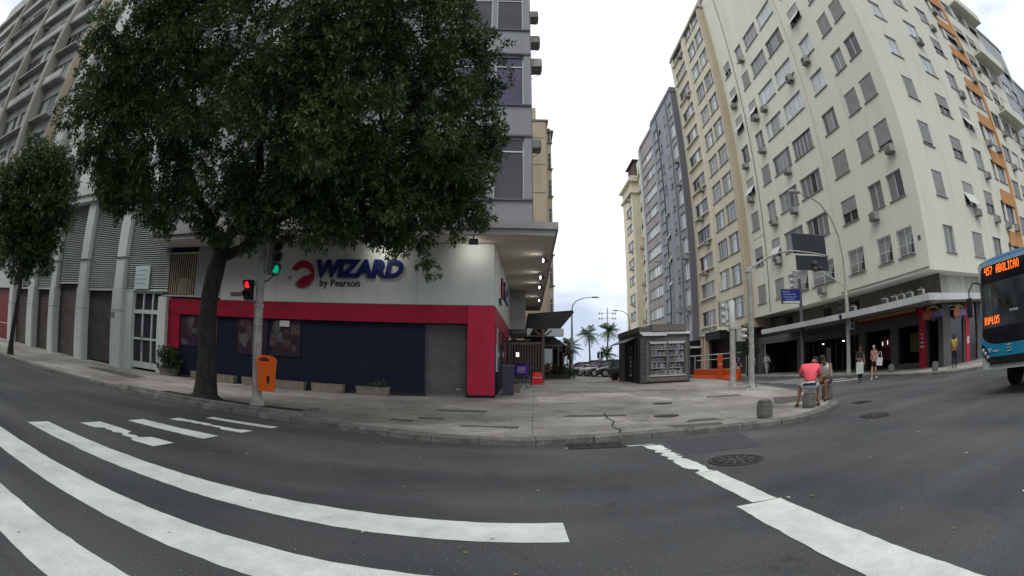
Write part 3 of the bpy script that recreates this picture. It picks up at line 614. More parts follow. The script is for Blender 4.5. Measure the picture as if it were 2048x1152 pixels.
def ac_mesh(kind=0):
    k = ('ac', kind)
    if k in _wc: return _wc[k]
    mb = MB()
    if kind == 0:      # window unit on a bracket
        mb.box(-.33, .33, -.48, .05, 0, .42, M['ac']); mb.box(-.29, .29, -.492, -.482, .04, .38, M['acd'])
        for i in range(9): mb.box(-.28, .28, -.505, -.495, .055 + i * .036, .073 + i * .036, M['ac'])
        mb.box(-.36, .36, -.46, .05, -.05, -.01, M['sill']); mb.tube([(-.3, 0, -.34), (-.3, -.42, -.05)], .015, M['dframe'], 4); mb.tube([(.3, 0, -.34), (.3, -.42, -.05)], .015, M['dframe'], 4)
    else:              # split condenser with a fan
        mb.box(-.38, .38, -.46, -.16, .02, .56, M['ac']); mb.tube([(-.08, -.465, .29), (-.08, -.485, .29)], .22, M['acd'], 18)
        for q in (.07, .13, .2):
            mb.tube([(-.08 + q * cos(a * pi / 8), -.49, .29 + q * sin(a * pi / 8)) for a in range(17)], .006, M['ac'], 4, caps=False)
        mb.box(-.4, .4, -.44, .0, -.03, .0, M['sill']); mb.tube([(-.3, 0, -.3), (-.3, -.42, -.02)], .016, M['dframe'], 4); mb.tube([(.3, 0, -.3), (.3, -.42, -.02)], .016, M['dframe'], 4)
        mb.tube([(.38, -.25, .2), (.46, -.2, .25), (.46, -.02, .6)], .015, M['dframe'], 4)
    _wc[k] = mb.mesh('air_conditioner'); return _wc[k]
def window(parent, x, z, w, h, kind, mtx=Matrix.Identity(4), sill=True):
    panes = 2; g = 'd'; fr = 'alu'; tr = 0
    kind, _, opt = kind.partition(':')
    if kind[0] in 'wW': panes = int(kind[1]); g = kind[2:] or 'd'
    elif kind == 'grille': panes = 2; g = 'd'
    if 'T' in opt: tr = h * .27
    if 'W' in opt: fr = 'wframe'
    if 'D' in opt: fr = 'dframe'
    T = mtx @ Matrix.Translation((x, 0, z))
    o = put(win_mesh(w, h, panes, g, fr, tr), 'window', parent, T)
    if sill: put(sill_mesh(w), 'sill', o)
    if kind == 'blind': put(blind_mesh(w, h, 1.0), 'blind', o)
    elif kind == 'gap': put(blind_mesh(w, h, .86), 'blind', o)
    elif kind == 'half': put(blind_mesh(w, h, .55), 'blind', o)
    elif kind == 'awn': put(awn_mesh(w, h), 'blind', o)
    elif kind == 'grille': put(grille_mesh(w, h), 'grille', o)
    if 'a' in opt or 's' in opt:
        dx = w * (.5 if 'm' in opt else .25 if 'l' in opt else .8)
        put(ac_mesh(1 if 's' in opt else 0), 'air_conditioner', parent, mtx @ Matrix.Translation((x + dx, 0, z - .62)))
    return o
# ============================================================ buildings
def block(name, label, O, ang, Wd, D, z0, z1, ops, m, mside=None, cat='building', group=None, wallname='wall', depth=.18, parapet=.5, zb=None):
    t = thing(name, label, cat, (O[0], O[1], 0), R(ang), group)
    mb = MB(); wall(mb, Wd, z0, z1, ops, m, depth); s = mside or m
    mb.quad((Wd, 0, z0), (Wd, D, z0), (Wd, D, z1), (Wd, 0, z1), s); mb.quad((0, D, z0), (0, 0, z0), (0, 0, z1), (0, D, z1), s)
    mb.quad((Wd, D, z0), (0, D, z0), (0, D, z1), (Wd, D, z1), s); mb.quad((0, 0, z0), (0, D, z0), (Wd, D, z0), (Wd, 0, z0), s)
    mb.build(wallname, t)
    mb = MB(); mb.box(-.12, Wd + .12, -.12, D, z1 + .002, z1 + .22, M['sill']); mb.box(0, Wd, .0, .18, z1 + .22, z1 + parapet + .22, s); mb.box(Wd - .18, Wd, .18, D, z1 + .22, z1 + parapet + .22, s); mb.build('roof', t)
    return t

# ---- white corner building on the right
zA = [6.47, 9.85, 13.15, 16.45, 19.8, 23.1, 26.4, 29.7]; HA = 1.62
colA = [(1.0, 1.6), (4.4, 1.6), (6.8, 3.1), (10.5, 3.1), (15.5, 1.85), (18.9, 1.5), (21.0, 1.55)]
kA = [['blind', 'blind', 'grille', 'grille:am', 'grille', 'grille', 'grille'],
      ['half', 'awn:s', 'w3c:W', 'w4cdcc', 'half', 'w2c:al', 'w2cd'],
      ['blind', 'w2c:s', 'w4ccdc:a', 'w4ccdc', 'blind', 'blind', 'gap:a'],
      ['awn:am', 'blind', 'w4dccd:a', 'w5c:D', 'w3dcd', 'blind', 'blind'],
      ['w2d:am', 'w2cd:a', 'w4bccb', 'w4b', 'w2b', 'w2c:W', 'w2dd:W'],
      ['awn', 'awn:a', 'w3b:al', 'w2b:s', 'w2b:sl', 'blind', 'blind'],
      ['awn:am', 'blind', 'w4c', 'w3dc', 'awn', 'w2c', 'blind'],
      ['half', 'w2c:a', 'w4c', 'w3b', 'w2c', 'blind', 'blind']]
colB = [(2.45, 1.40), (6.85, 1.85), (10.85, 1.8)]
kB = [['w2c', 'blind', 'w2c:D'], ['blind', 'awn:a', 'half:a'], ['gap', 'half', 'w2c:a'], ['blind', 'half', 'awn'], ['w2b', 'w2b', 'w2c:s'], ['w2b', 'w2b:sm', 'half'], ['blind', 'w2c', 'w2c:a'], ['w2c', 'blind', 'w2c']]
opsA = [(x, x + w, z, z + HA) for z in zA for x, w in colA]
opsB = [(x, x + w, z, z + HA) for z in zA for x, w in colB]
t = thing('apartment_building', 'tall cream corner apartment block with barred lowest windows above a long shop canopy', 'building', (22, 41.4, 0), R(-90))
TB = Matrix.Translation((23.7, 0, 0)) @ Matrix.Rotation(R(93.55), 4, 'Z')
mb = MB(); wall(mb, 23.7, 5.37, 42, opsA, M['cream'])
mb.box(14.3, 23.65, -.06, -.003, 5.5, 5.56, M['sill'])
mb.quad((0, 0, 5.37), (0, 14, 5.37), (0, 14, 42), (0, 0, 42), M['cream']); mb.build('wall', t)
mb = MB(); wall(mb, 14.0, 5.37, 42, opsB, M['cream2']); o = mb.build('wall', t); o.matrix_local = TB
mb = MB(); mb.add([(0, 0, 5.366), (23.7, 0, 5.366), (22.9, 13.9, 5.366), (0, 13.9, 5.366)], [(3, 2, 1, 0)], M['cream2']); mb.build('soffit', t)
mb = MB(); mb.box(-.1, 23.9, -.1, 14, 42.0, 42.3, M['sill']); mb.build('roof', t)
for zi, z in enumerate(zA):
    for ci, (x, w) in enumerate(colA): window(t, x, z, w, HA, kA[zi][ci])
    for ci, (x, w) in enumerate(colB): window(t, x, z, w, HA, kB[zi][ci], TB)
mb = MB(); mb.tube([(14.3, -.06, 5.4), (14.3, -.06, 41)], .05, M['cream2'], 6); mb.tube([(3.3, -.05, 5.6), (3.3, -.05, 41)], .035, M['sill'], 6)
mb.tube([(3.3, -.05, 12.4), (1.0, -.05, 12.35)], .015, M['dframe'], 4); mb.build('drainpipe', t)
mb = MB(); mb.box(23.0, 23.25, -.03, -.003, 7.1, 7.34, M['dframe']); mb.build('street_number_plate', t)
# ground floor under it
G0 = .16
mb = MB(); SH = M['dgrey']
wall(mb, 24.2, G0, 3.5, [(8.3, 15.7, G0, 2.6), (16.4, 19.2, G0, 2.65), (19.9, 22.0, .5, 2.6), (22.75, 24.0 - .25, G0, 2.7), (1.0, 7.2, G0, 2.9)], mat('shopfront_dark_grey', (.07, .072, .068), .6, .2, 2), .25, y=.3)
mb.quad((24.2, .3, G0), (24.2, 1.2, G0), (24.2, 1.2, 3.5), (24.2, .3, 3.5), M['colgrey'])
for k in range(7): mb.box(24.15, 24.2, 2.8 + k * 1.9, 3.4 + k * 1.9, G0, 3.5, M['colgrey'])
mb.quad((24.1, 1.2, G0), (24.1, 14, G0), (24.1, 14, 3.5), (24.1, 1.2, 3.5), M['dglass'])
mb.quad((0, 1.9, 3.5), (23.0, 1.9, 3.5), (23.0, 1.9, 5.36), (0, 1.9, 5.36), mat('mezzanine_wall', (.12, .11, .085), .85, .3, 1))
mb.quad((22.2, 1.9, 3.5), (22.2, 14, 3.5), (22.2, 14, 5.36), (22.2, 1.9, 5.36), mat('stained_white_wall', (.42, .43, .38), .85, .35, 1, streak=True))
for a in (3.2, 9.4, 13.2): mb.box(a, a + .9, 1.75, 1.9, 3.9, 5.0, M['dark'])
mb.build('ground_floor_wall', t)
mb = MB()
for a, b in ((8.3, 15.7), (16.4, 19.2), (19.9, 22.0), (22.75, 23.75), (1.0, 7.2)):
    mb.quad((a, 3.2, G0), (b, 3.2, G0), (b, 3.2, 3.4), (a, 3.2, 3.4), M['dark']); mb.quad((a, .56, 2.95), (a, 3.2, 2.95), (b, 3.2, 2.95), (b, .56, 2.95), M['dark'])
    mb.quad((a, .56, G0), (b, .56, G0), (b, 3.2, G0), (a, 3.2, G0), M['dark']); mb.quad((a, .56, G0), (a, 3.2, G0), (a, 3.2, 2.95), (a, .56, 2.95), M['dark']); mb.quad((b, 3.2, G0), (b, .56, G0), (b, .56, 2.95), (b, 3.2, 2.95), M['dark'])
mb.box(20.3, 21.7, 1.2, 1.25, 1.1, 2.2, mat('olive_shop_board', (.10, .09, .03), .6, .3, 2)); mb.box(16.8, 18.0, 1.6, 1.65, .8, 2.3, mat('deep_red_shop_board', (.12, .01, .02), .6, .3, 2))
for k in range(9): mb.box(8.6 + k * .8, 8.64 + k * .8, .5, .54, G0, 2.6, M['dframe'])
for k in range(4): mb.box(11.6 + k * .16, 11.64 + k * .16, .3, .34, .9, 2.0, M['alu'])
mb.build('shop_interior', t)
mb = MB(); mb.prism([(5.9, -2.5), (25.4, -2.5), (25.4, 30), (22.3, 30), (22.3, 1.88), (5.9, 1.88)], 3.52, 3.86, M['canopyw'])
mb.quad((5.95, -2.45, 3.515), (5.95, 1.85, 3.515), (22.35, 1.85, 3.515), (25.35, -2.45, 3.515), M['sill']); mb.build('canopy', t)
mb = MB(); rr = random.Random(3)
for a in (16.6, 20.0, 20.95, 21.65, 22.4, 23.4):
    mb = MB(); mb.box(-.18, .18, -.3, .05, .03, .42, M['acd']); mb.box(-.2, .22, -.33, .05, .42, .46, M['ac']); mb.box(.18, .22, -.33, .05, 0, .42, M['ac']); mb.ell((0, -.1, .52), (.13, .12, .07), M['acd'])
    o = mb.build('air_conditioner', t); o.matrix_local = Matrix.Translation((a, -.8, 3.87)) @ Matrix.Rotation(R(25), 4, 'Z')
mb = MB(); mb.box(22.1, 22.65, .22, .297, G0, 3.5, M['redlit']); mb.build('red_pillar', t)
mb = MB(); mb.box(.02, .04, 0, .01, 0, .01, M['blindw'])
for k, (z, w) in enumerate(((2.0, .2), (1.78, .16), (1.55, .3), (1.33, .34))): mb.box(22.37 - w / 2, 22.37 + w / 2, .205, .218, z, z + .07, M['blindw'])
mb.build('pillar_lettering', t)
mb = MB(); mb.box(24.2, 24.27, 3.0, 3.5, G0, 3.5, M['redlit']); mb.box(24.275, 24.28, 3.1, 3.4, 1.2, 1.6, M['blindw']); mb.build('red_pillar', t)
mb = MB(); mb.box(16.0, 22.0, .1, .29, 3.2, 3.5, mat('dark_red_awning_box', (.14, .012, .02), .6, .2, 2)); mb.box(16.0, 22.0, .06, .098, 3.38, 3.5, mat('ochre_trim', (.45, .26, .05), .5, .2, 2)); mb.build('awning_box', t)
MO = mat('arch_sign_ochre', (.40, .28, .13), .5); MOr = mat('arch_sign_orange', (.55, .13, .05), .5); MPu = mat('arch_sign_purple', (.20, .15, .36), .5)
def arch(mtx, s=1.0):
    mb = MB(); n = 10; V = []
    for i in range(n + 1):
        a = pi * i / n
        for q in (.62, .78): V += [(cos(a) * q * 1.05, 0, sin(a) * q * .85), (cos(a) * q * 1.05, -.06, sin(a) * q * .85)]
    mb.add(V, [(4 * i + a, 4 * i + b, 4 * i + 4 + b, 4 * i + 4 + a) for i in range(n) for a, b in ((0, 1), (1, 3), (3, 2), (2, 0))], MO)
    mb.box(-.82, .0, -.1, -.02, -.05, .42, MOr); mb.box(.02, .86, -.11, -.03, -.02, .36, MPu); mb.box(.0, .2, -.09, -.03, -.2, -.02, MPu)
    for i in range(4): mb.box(-.72 + i * .17, -.62 + i * .17, -.112, -.1, .06, .3, M['blindw'] if 0 else MO)
    for i in range(4): mb.box(.12 + i * .17, .22 + i * .17, -.122, -.11, .06, .26, mat('arch_sign_lilac', (.32, .27, .5), .5))
    o = mb.build('arch_sign', t); o.matrix_local = mtx @ Matrix.Scale(s, 4)
arch(Matrix.Translation((23.45, .2, 2.82))); arch(Matrix.Translation((24.35, 2.1, 2.78)) @ Matrix.Rotation(R(90), 4, 'Z'), .9)
mb = MB(); pts = [(9.0 + i * .11, .25, 2.95 + .10 * sin(i * 1.7) + .05 * sin(i * .9)) for i in range(20)]; mb.tube(pts, .022, mat('script_sign_brass', (.35, .31, .24), .4), 5); mb.build('script_sign', t)
LAMP = mat('lamp_glow', (1, .93, .8), emit=5)
for p in ((13.1, .9, 2.35), (10.2, 1.0, 2.32)): mb = MB(); mb.ell(p, (.09, .09, .03), LAMP); mb.build('ceiling_lamp', t)
for p in ((17.2, 1.4, 1.7), (17.75, 1.4, 1.75)): mb = MB(); mb.box(p[0], p[0] + .04, p[1], p[1] + .03, p[2], p[2] + .25, mat('tube_lamp_glow', (1, 1, 1), emit=1.2)); mb.build('tube_lamp', t)

# ---- yellow building with tan side, farther along the side street
zY = [5.67 + 3.09 * k for k in range(12)]
opsY = []; wY = []
rr = random.Random(11)
def pick(r, opts): return opts[int(r.random() * len(opts)) % len(opts)]
for k, z in enumerate(zY):
    for x, w in ((6.8, 2.55), (9.75, 2.45)): opsY.append((x, x + w, z, z + 1.95)); wY.append((x, z, w, 1.95, pick(rr, ['w3c:TW', 'w4cd:T', 'w2bc:T', 'w3cbd:T', 'w4ccb:T', 'w3c:Tal' if k == 1 else 'w3c:T'])))
    opsY.append((1.1, 5.2, z - .1, z + 1.5)); wY.append((1.1, z - .1, 4.1, 1.6, pick(rr, ['w4dcbd', 'w4cdd:aD', 'w4c', 'w4dbd:am', 'w4ddc:a'])))
t = block('apartment_building', 'pale yellow apartment building with paired sash windows and a broad tan side strip', (21.3, 54.4), -90, 13.0, 12, 4.55, 41, opsY, M['yellow'], M['yellow2'], depth=.3)
for x, z, w, h, k in wY: window(t, x, z, w, h, k)
mb = MB()
for x in (5.85, 12.55): mb.box(x, x + .3, -.10, -.003, 4.6, 41, M['yellow2' if x > 9 else 'paley'])
for z in zY: mb.box(.9, 5.4, -.28, -.003, z - .3, z - .17, M['paley'])
mb.build('pilaster', t)
mb = MB(); mb.quad((0, 1.6, .2), (13, 1.6, .2), (13, 1.6, 4.55), (0, 1.6, 4.55), mat('maroon_shop_wall', (.035, .018, .018), .8, .3, 1))
for x in (.1, 1.1, 12.3): mb.box(x, x + .5, .1, .6, .2, 4.54, M['beige'])
mb.box(4, 8, -.9, .4, 3.9, 4.7, M['dark']); mb.box(3.9, 8.1, -.95, .45, 4.7, 4.76, M['alu']); mb.build('ground_floor_wall', t)
mb = MB(); mb.box(2, 12, 2, 11, 41.3, 45.5, M['beige']); mb.box(9.5, 11.5, 1.95, 2.0, 42, 44.6, mat('red_brown_door', (.16, .05, .035), .6)); mb.build('penthouse', t)

# ---- blue-grey building
ops = []; ws = []
for k in range(10):
    z = 5.2 + 3.05 * k
    for x, w, zz, h, o in ((.9, 2.0, 0, 1.9, ['w3c', 'w3b', 'w3cd:W']), (3.8, .75, .3, 1.3, ['w1c', 'awn', 'awn']), (6.4, 1.1, .2, 1.5, ['blind', 'w2c:am', 'blind', 'half']), (8.9, 1.75, 0, 2.1, ['w3b:aW', 'w2b:W', 'w3c:W', 'w2cb:a'])):
        ops.append((x, x + w, z + zz, z + zz + h)); ws.append((x, z + zz, w, h, pick(rr, o)))
t = block('apartment_building', 'blue grey apartment building with a dark drainpipe between white framed windows', (20.45, 65.39), -90, 10.98, 12, 4.2, 36.2, ops, M['grey'], M['dgrey'])
for x, z, w, h, k in ws: window(t, x, z, w, h, k)
mb = MB(); mb.tube([(3.3, -.08, 4), (3.3, -.08, 36)], .07, M['dpole'], 6); mb.box(8.2, 8.5, -.08, -.003, 4.3, 36.1, M['dgrey']); mb.build('drainpipe', t)
mb = MB(); mb.quad((0, 1.2, .2), (11, 1.2, .2), (11, 1.2, 4.2), (0, 1.2, 4.2), M['dark']); mb.box(2, 11.5, -2.6, 1.1, 3.3, 3.5, M['canopyw']); mb.build('ground_floor_wall', t)
# ---- pinkish building with ribbon windows
ops = []; ws = []
for k in range(10):
    z = 5.15 + 2.95 * k; ops.append((.7, 7.6, z, z + 1.55)); ws.append((.7, z, 6.9, 1.55, pick(rr, ['w6bccbc', 'w5bcb', 'w6cbbc:D', 'w7b'])))
t = block('apartment_building', 'pinkish brown apartment building with full width ribbon windows on every floor', (20.5, 73.38), -90, 7.98, 12, .2, 35.6, ops, M['pink'], M['pink'])
for x, z, w, h, k in ws: window(t, x, z, w, h, k)
mb = MB(); mb.box(-.02, .5, -.25, -.003, 3, 35.6, M['canopyw']); mb.build('pilaster', t)
# ---- pale yellow block at the far end
ops = []; ws = []
for k in range(9):
    z = 5.9 + 2.86 * k; ops.append((2.4, 6.2, z, z + 1.35)); ws.append((2.4, z, 3.8, 1.35, pick(rr, ['w4cbd:a', 'w4cd', 'w3bd:D'])))
t = block('apartment_building', 'narrow pale yellow apartment tower with a brown roof shed, last before the beach', (19.3, 83), -90, 7.0, 12, .2, 31.6, ops, M['paley'], M['yellow'])
for x, z, w, h, k in ws: window(t, x, z, w, h, k)
mb = MB(); mb.box(-.35, 7.35, -.35, 5, 29.2, 29.6, M['paley']); mb.box(-.5, 7.5, -.5, 5, 31.2, 31.59, M['paley']); mb.build('cornice', t)
mb = MB(); mb.box(1.5, 6.5, 1, 6, 31.9, 35.2, mat('brown_shed_wall', (.10, .06, .05), .8)); mb.box(1.2, 6.8, .6, 6.2, 35.2, 35.4, M['rooft']); mb.build('roof_shed', t)
ops = [(.5, 1.4, 5.9 + 2.86 * k, 7.2 + 2.86 * k) for k in range(10)]
mb = MB(); mb.xf(Matrix.Identity(4)); wall(mb, 2.6, .2, 34.5, ops, M['paley']); mb.quad((2.6, 0, .2), (2.6, 6, .2), (2.6, 6, 34.5), (2.6, 0, 34.5), M['paley'])
o = mb.build('recessed_wall', t); o.matrix_local = Matrix.Translation((7.0, 1.2, 0))
for a in ops: window(t, 7.0 + a[0], a[2], .9, 1.3, 'w1d:am' if rr.random() < .4 else 'awn', Matrix.Translation((0, 1.2, 0)))

# ---- buildings to the right of the white corner block (along the crossroad)
TBw = Matrix.Translation((22, 17.7, 0)) @ Matrix.Rotation(R(3.55), 4, 'Z')
def bpt(x): v = TBw @ Vector((x, 0, 0)); return (v.x, v.y)
ops = []; ws = []
for k in range(9):
    z = 6.4 + 3.3 * k
    for x, w, o in ((.5, .8, ['w1d:am', 'w1c']), (1.7, 2.0, ['w2c', 'awn:a', 'w3bc:a', 'w2d:a'])): ops.append((x, x + w, z, z + 1.6)); ws.append((x, z, w, 1.6, pick(rr, o)))
t = block('apartment_building', 'cream apartment building striped with orange bands and an orange corner strip behind the bus', bpt(14.02), 3.55, 4.6, 12, .2, 40, ops, M['cream2'], M['cream2'])
for x, z, w, h, k in ws: window(t, x, z, w, h, k)
mb = MB()
for k in range(10): mb.box(1.0, 4.02, -.14, -.003, 7.9 + 3.3 * k - .1, 8.9 + 3.3 * k, M['orange_r'])
mb.box(4.02, 4.62, -.16, -.003, .2, 40, M['orange_r']); mb.build('orange_band', t)
t.children[0].name = 'wall'
def plain(label, x, w, z1, m, cols, seed, k0=5.9, hgt=1.5, pitch=3.2, balc=0):
    r = random.Random(seed); ops = []; ws = []; n = int((z1 - k0 - 1) / pitch)
    for k in range(n):
        z = k0 + pitch * k
        for c in range(cols):
            xx = .6 + (w - 1.0) * c / cols; ww = (w - 1.0) / cols - .7
            ops.append((xx, xx + ww, z, z + hgt)); ws.append((xx, z, ww, hgt, pick(r, ['w2c', 'w2d:a', 'blind', 'w2b', 'awn', 'half:am', 'w3cd'])))
    t = block('apartment_building', label, bpt(x), 3.55, w, 12, .2, z1, ops, m)
    for a in ws: window(t, *a)
    return t
t = plain('cream apartment building with projecting top balconies right of the orange banded one', 18.66, 9.6, 36.2, M['cream2'], 3, 4)
for z in (20.5, 26.9, 33.3): mb = MB(); mb.box(3.0, 9.5, -1.3, -.003, z, z + .16, M['cream2']); mb.box(3.0, 9.5, -1.3, -1.2, z + .16, z + 1.05, M['cream2']); mb.build('balcony', t)
plain('bluish grey apartment building stepping down beyond the cream one', 28.3, 7.0, 32.8, M['bluegrey'], 2, 5)
plain('dull blue apartment building, lowest and farthest on the right', 35.35, 10, 28.5, mat('dusty_blue_render', (.28, .31, .33), .85, .12, .8), 3, 6)
# ---- language school building with the big sign, tower and canopy
WO = (-15.6, 17.72); WL = 14.97
tw = thing('corner_building', 'corner building with red and navy shopfront, white school sign, wide canopy and grey tower above', 'building', (WO[0], WO[1], 0), R(3))
RW = Matrix.Translation((WO[0], WO[1], 0)) @ Matrix.Rotation(R(3), 4, 'Z'); RWi = RW.inverted()
SIDE = RWi @ Matrix.Translation((-.65, 18.5, 0)) @ Matrix.Rotation(R(87.5), 4, 'Z')   # right wall frame, x runs away down the side street
mb = MB()
mb.box(3.5, WL, -.06, .5, 3.72, 6.02, M['signw']); mb.box(3.5, WL, -.075, -.062, 3.70, 3.73, M['dframe'])
o = mb.build('sign_panel', tw)
mb = MB(); wall(mb, WL, .30, 6.03, [(12.45, 14.0, .30, 3.04), (.05, 1.95, 3.84, 5.75)], M['navy'], .45)
mb.quad((-.2, 1.6, 3.6), (3.4, 1.6, 3.6), (3.4, 1.6, 6.03), (-.2, 1.6, 6.03), M['dark']); mb.quad((-.2, .45, 3.6), (-.2, 1.6, 3.6), (-.2, 1.6, 6.03), (-.2, .45, 6.03), M['dark']); mb.quad((3.4, .45, 3.6), (3.4, 1.6, 3.6), (3.4, 1.6, 6.03), (3.4, .45, 6.03), M['dark']); mb.quad((-.2, .45, 6.02), (3.4, .45, 6.02), (3.4, 1.6, 6.02), (-.2, 1.6, 6.02), M['dark']); mb.build('wall', tw)
mb = MB(); mb.box(2.0, 3.49, -.04, -.002, 3.8, 6.02, M['tower']); mb.build('shaded_recess_panel', tw)  # flat grey panel stands in for a shaded recess
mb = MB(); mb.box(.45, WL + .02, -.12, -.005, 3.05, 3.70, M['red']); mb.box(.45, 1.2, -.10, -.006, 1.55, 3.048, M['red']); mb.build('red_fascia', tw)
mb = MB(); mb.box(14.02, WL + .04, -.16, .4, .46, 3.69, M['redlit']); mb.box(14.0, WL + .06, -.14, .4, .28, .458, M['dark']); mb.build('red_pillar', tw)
mb = MB(); n = 34
for i in range(n):
    z = .42 + i * (2.62 / n); mb.add([(12.47, .22, z), (13.98, .22, z), (13.98, .19, z + .05), (12.47, .19, z + .05), (13.98, .22, z + 2.62 / n), (12.47, .22, z + 2.62 / n)], [(0, 1, 2, 3), (3, 2, 4, 5)], M['shut'])
mb.box(12.47, 13.98, .17, .25, .36, .44, M['shut']); mb.box(12.45, 12.5, .1, .2, .36, 3.04, M['dframe']); mb.box(13.95, 14.0, .1, .2, .36, 3.04, M['dframe']); mb.box(13.62, 13.72, .16, .172, .62, .67, M['blindw']); mb.build('roller_shutter', tw)
mb = MB(); mb.box(0, 2.0, -.03, .03, 3.82, 3.88, M['beige'])
for i in range(15): mb.box(.04 + i * .135, .075 + i * .135, -.02, .02, 3.86, 5.76, M['beige'])
mb.box(0, 2.0, -.03, .03, 5.74, 5.8, M['beige']); mb.box(.6, 1.2, .3, .6, 4.0, 4.7, M['ac']); mb.build('balcony_grille', tw)
# posters on the shop windows
PM = [mat('poster_rose', (.06, .03, .033), .4, .3, 3), mat('poster_pale', (.085, .08, .09), .4, .3, 3), mat('poster_skin', (.08, .055, .05), .4, .3, 3), mat('poster_dark', (.03, .02, .03), .4, .3, 3)]
rp = random.Random(2)
for x0, x1, z0 in ((1.25, 2.35, 1.7), (2.57, 3.45, 1.75), (4.5, 5.98, 1.55), (6.2, 7.5, 1.6)):
    mb = MB(); mb.box(x0, x1, -.035, -.005, z0, 3.03, PM[3])
    for k in range(9):
        a = rp.uniform(x0 + .05, x1 - .35); b = rp.uniform(z0 + .05, 2.7); w_, h_ = rp.uniform(.15, .45), rp.uniform(.12, .5)
        if k < 2:
            pts = [(min(a + .16 * cos(q * pi / 9) * (1 + .25 * sin(q * 1.3 + k * 2)), x1 - .02), b + .30 + .30 * sin(q * pi / 9) * (1 + .15 * cos(q * 1.7))) for q in range(18)]
            mb.yprism([(p[0], min(p[1], 3.0)) for p in pts], -.05 - k * .002, -.036, PM[2 - k])
        else: mb.box(a, min(a + w_, x1 - .03), -.04 - .001 * k, -.036, b, min(b + h_, 3.0), PM[k % 3])
    mb.build('window_poster', tw)
mb = MB()
for x in (1.22, 2.45, 3.6, 4.42, 6.08, 7.6, 8.85, 10.1, 11.3): mb.box(x, x + .025, -.012, -.002, .42, 3.04, M['black'])
mb.box(1.2, 12.44, -.02, -.002, .3, .46, mat('grimy_skirting', (.035, .034, .033), .9, .4, 2)); mb.build('panel_joint', tw)
mb = MB()
for x in (6.3, 9.2, 12.1): mb.box(x, x + .012, -.066, -.061, 3.74, 6.0, mat('faint_joint', (.25, .26, .24), .8))
mb.build('sign_panel_joint', tw)
mb = MB(); mb.box(6.55, 7.0, -.075, -.05, 2.75, 2.98, M['signw']); mb.build('paper_notice', tw)
# the sign: emblem and lettering
zc = 4.82; xc = 7.47
mb = MB(); r_ = .53
out = [(xc + (r_ - .01) * cos(a), zc + r_ * 1.02 * sin(a)) for a in [R(-118 + q * 9) for q in range(32)]]
inn = [(xc - .30, zc + .13), (xc - .05, zc + .27), (xc + .2, zc + .22), (xc + .40, zc + .06), (xc + .27, zc - .03), (xc + .05, zc - .08), (xc - .12, zc - .22), (xc - .22, zc - .42)]
mb2 = bmesh.new(); vs = [mb2.verts.new((p[0], -.10, p[1])) for p in out + inn]
f = mb2.faces.new(vs); ext = bmesh.ops.extrude_face_region(mb2, geom=[f])
for v in ext['geom']:
    if isinstance(v, bmesh.types.BMVert): v.co.y = -.065
bmesh.ops.triangulate(mb2, faces=mb2.faces[:]); bmesh.ops.recalc_face_normals(mb2, faces=mb2.faces[:])
me = bpy.data.meshes.new('emblem'); mb2.to_mesh(me); mb2.free(); me.materials.append(M['red']); put(me, 'emblem', tw)
mb = MB()
for k in range(3):
    pth = [(xc - .34 + k * .10 + q * .09 + .012 * q * q, -.09, zc - .42 - .02 * k + q * .085) for q in range(5)]; mb.tube(pth, [.012, .02, .022, .018, .008], M['red'], 6)
mb.ell((xc + .12, -.10, zc + .10), (.035, .012, .02), M['blackt']); mb.yprism([(xc - .62, zc - .1), (xc - .46, zc - .08), (xc - .56, zc - .14), (xc - .59, zc - .27)], -.09, -.065, M['blackt']); mb.build('emblem_feathers', tw)
text_on('WIZARD', .90, M['navyt'], 'sign_lettering', tw, (8.06, -.12, 4.73), 0, 3.52, ext=.04, bold=.042, shear=.14, spacing=.96)
text_on('by Pearson', .38, M['blackt'], 'sign_lettering', tw, (8.24, -.075, 4.36), 0, 1.66, ext=.008, bold=.004)
mb = MB(); mb.box(4.05, 4.62, -.09, -.062, 3.92, 4.06, mat('dull_red_plate', (.16, .02, .02), .6))
for k in range(5): mb.box(4.09 + k * .1, 4.15 + k * .1, -.097, -.091, 3.95, 4.03, M['stonep'])
mb.build('small_name_plate', tw)
# right hand wall along the side street
def sb(mb, name):
    o = mb.build(name, tw); o.matrix_local = SIDE; return o
mb = MB(); mb.box(0, 24, 0, .3, .2, 3.05, M['navy']); mb.box(.02, 24, -.02, .3, 3.72, 6.03, M['signw']); sb(mb, 'side_wall')
mb = MB(); mb.box(.03, 10, -.05, .1, 3.05, 3.70, M['red']); mb.box(.5, 1.6, -.03, -.002, 2.4, 3.04, M['red']); mb.box(3.2, 4.2, -.03, -.002, 2.5, 3.04, M['red']); mb.box(6.2, 7.4, -.03, -.002, .5, 3.04, M['red']); sb(mb, 'red_fascia')
mb = MB(); mb.box(1.1, 2.2, -.05, -.002, 1.3, 3.0, M['alu']); mb.box(1.16, 2.14, -.06, -.052, 1.36, 2.95, M['cglass']); sb(mb, 'window'); mb = MB(); mb.box(4.4, 5.9, -.04, -.002, 1.0, 2.9, M['dglass']); sb(mb, 'window')
me = text_mesh('WIZARD', .95, M['navyt'], ext=.05, bold=.028, shear=.12); o = put(me, 'side_lettering', tw, SIDE @ Matrix.Translation((4.6, -.08, 4.72)) @ Matrix.Rotation(R(90), 4, 'X'))
mb = MB(); mb.lathe([(0, 0), (.5, 0), (.5, .05), (0, .05)], m=M['red'], n=24); o = mb.build('side_emblem', tw); o.matrix_local = SIDE @ Matrix.Translation((3.9, -.03, 4.95)) @ Matrix.Rotation(R(90), 4, 'X')
mb = MB(); mb.box(2.2, 3.0, -.12, -.022, 4.1, 4.3, M['blackt']); sb(mb, 'small_name_plate')
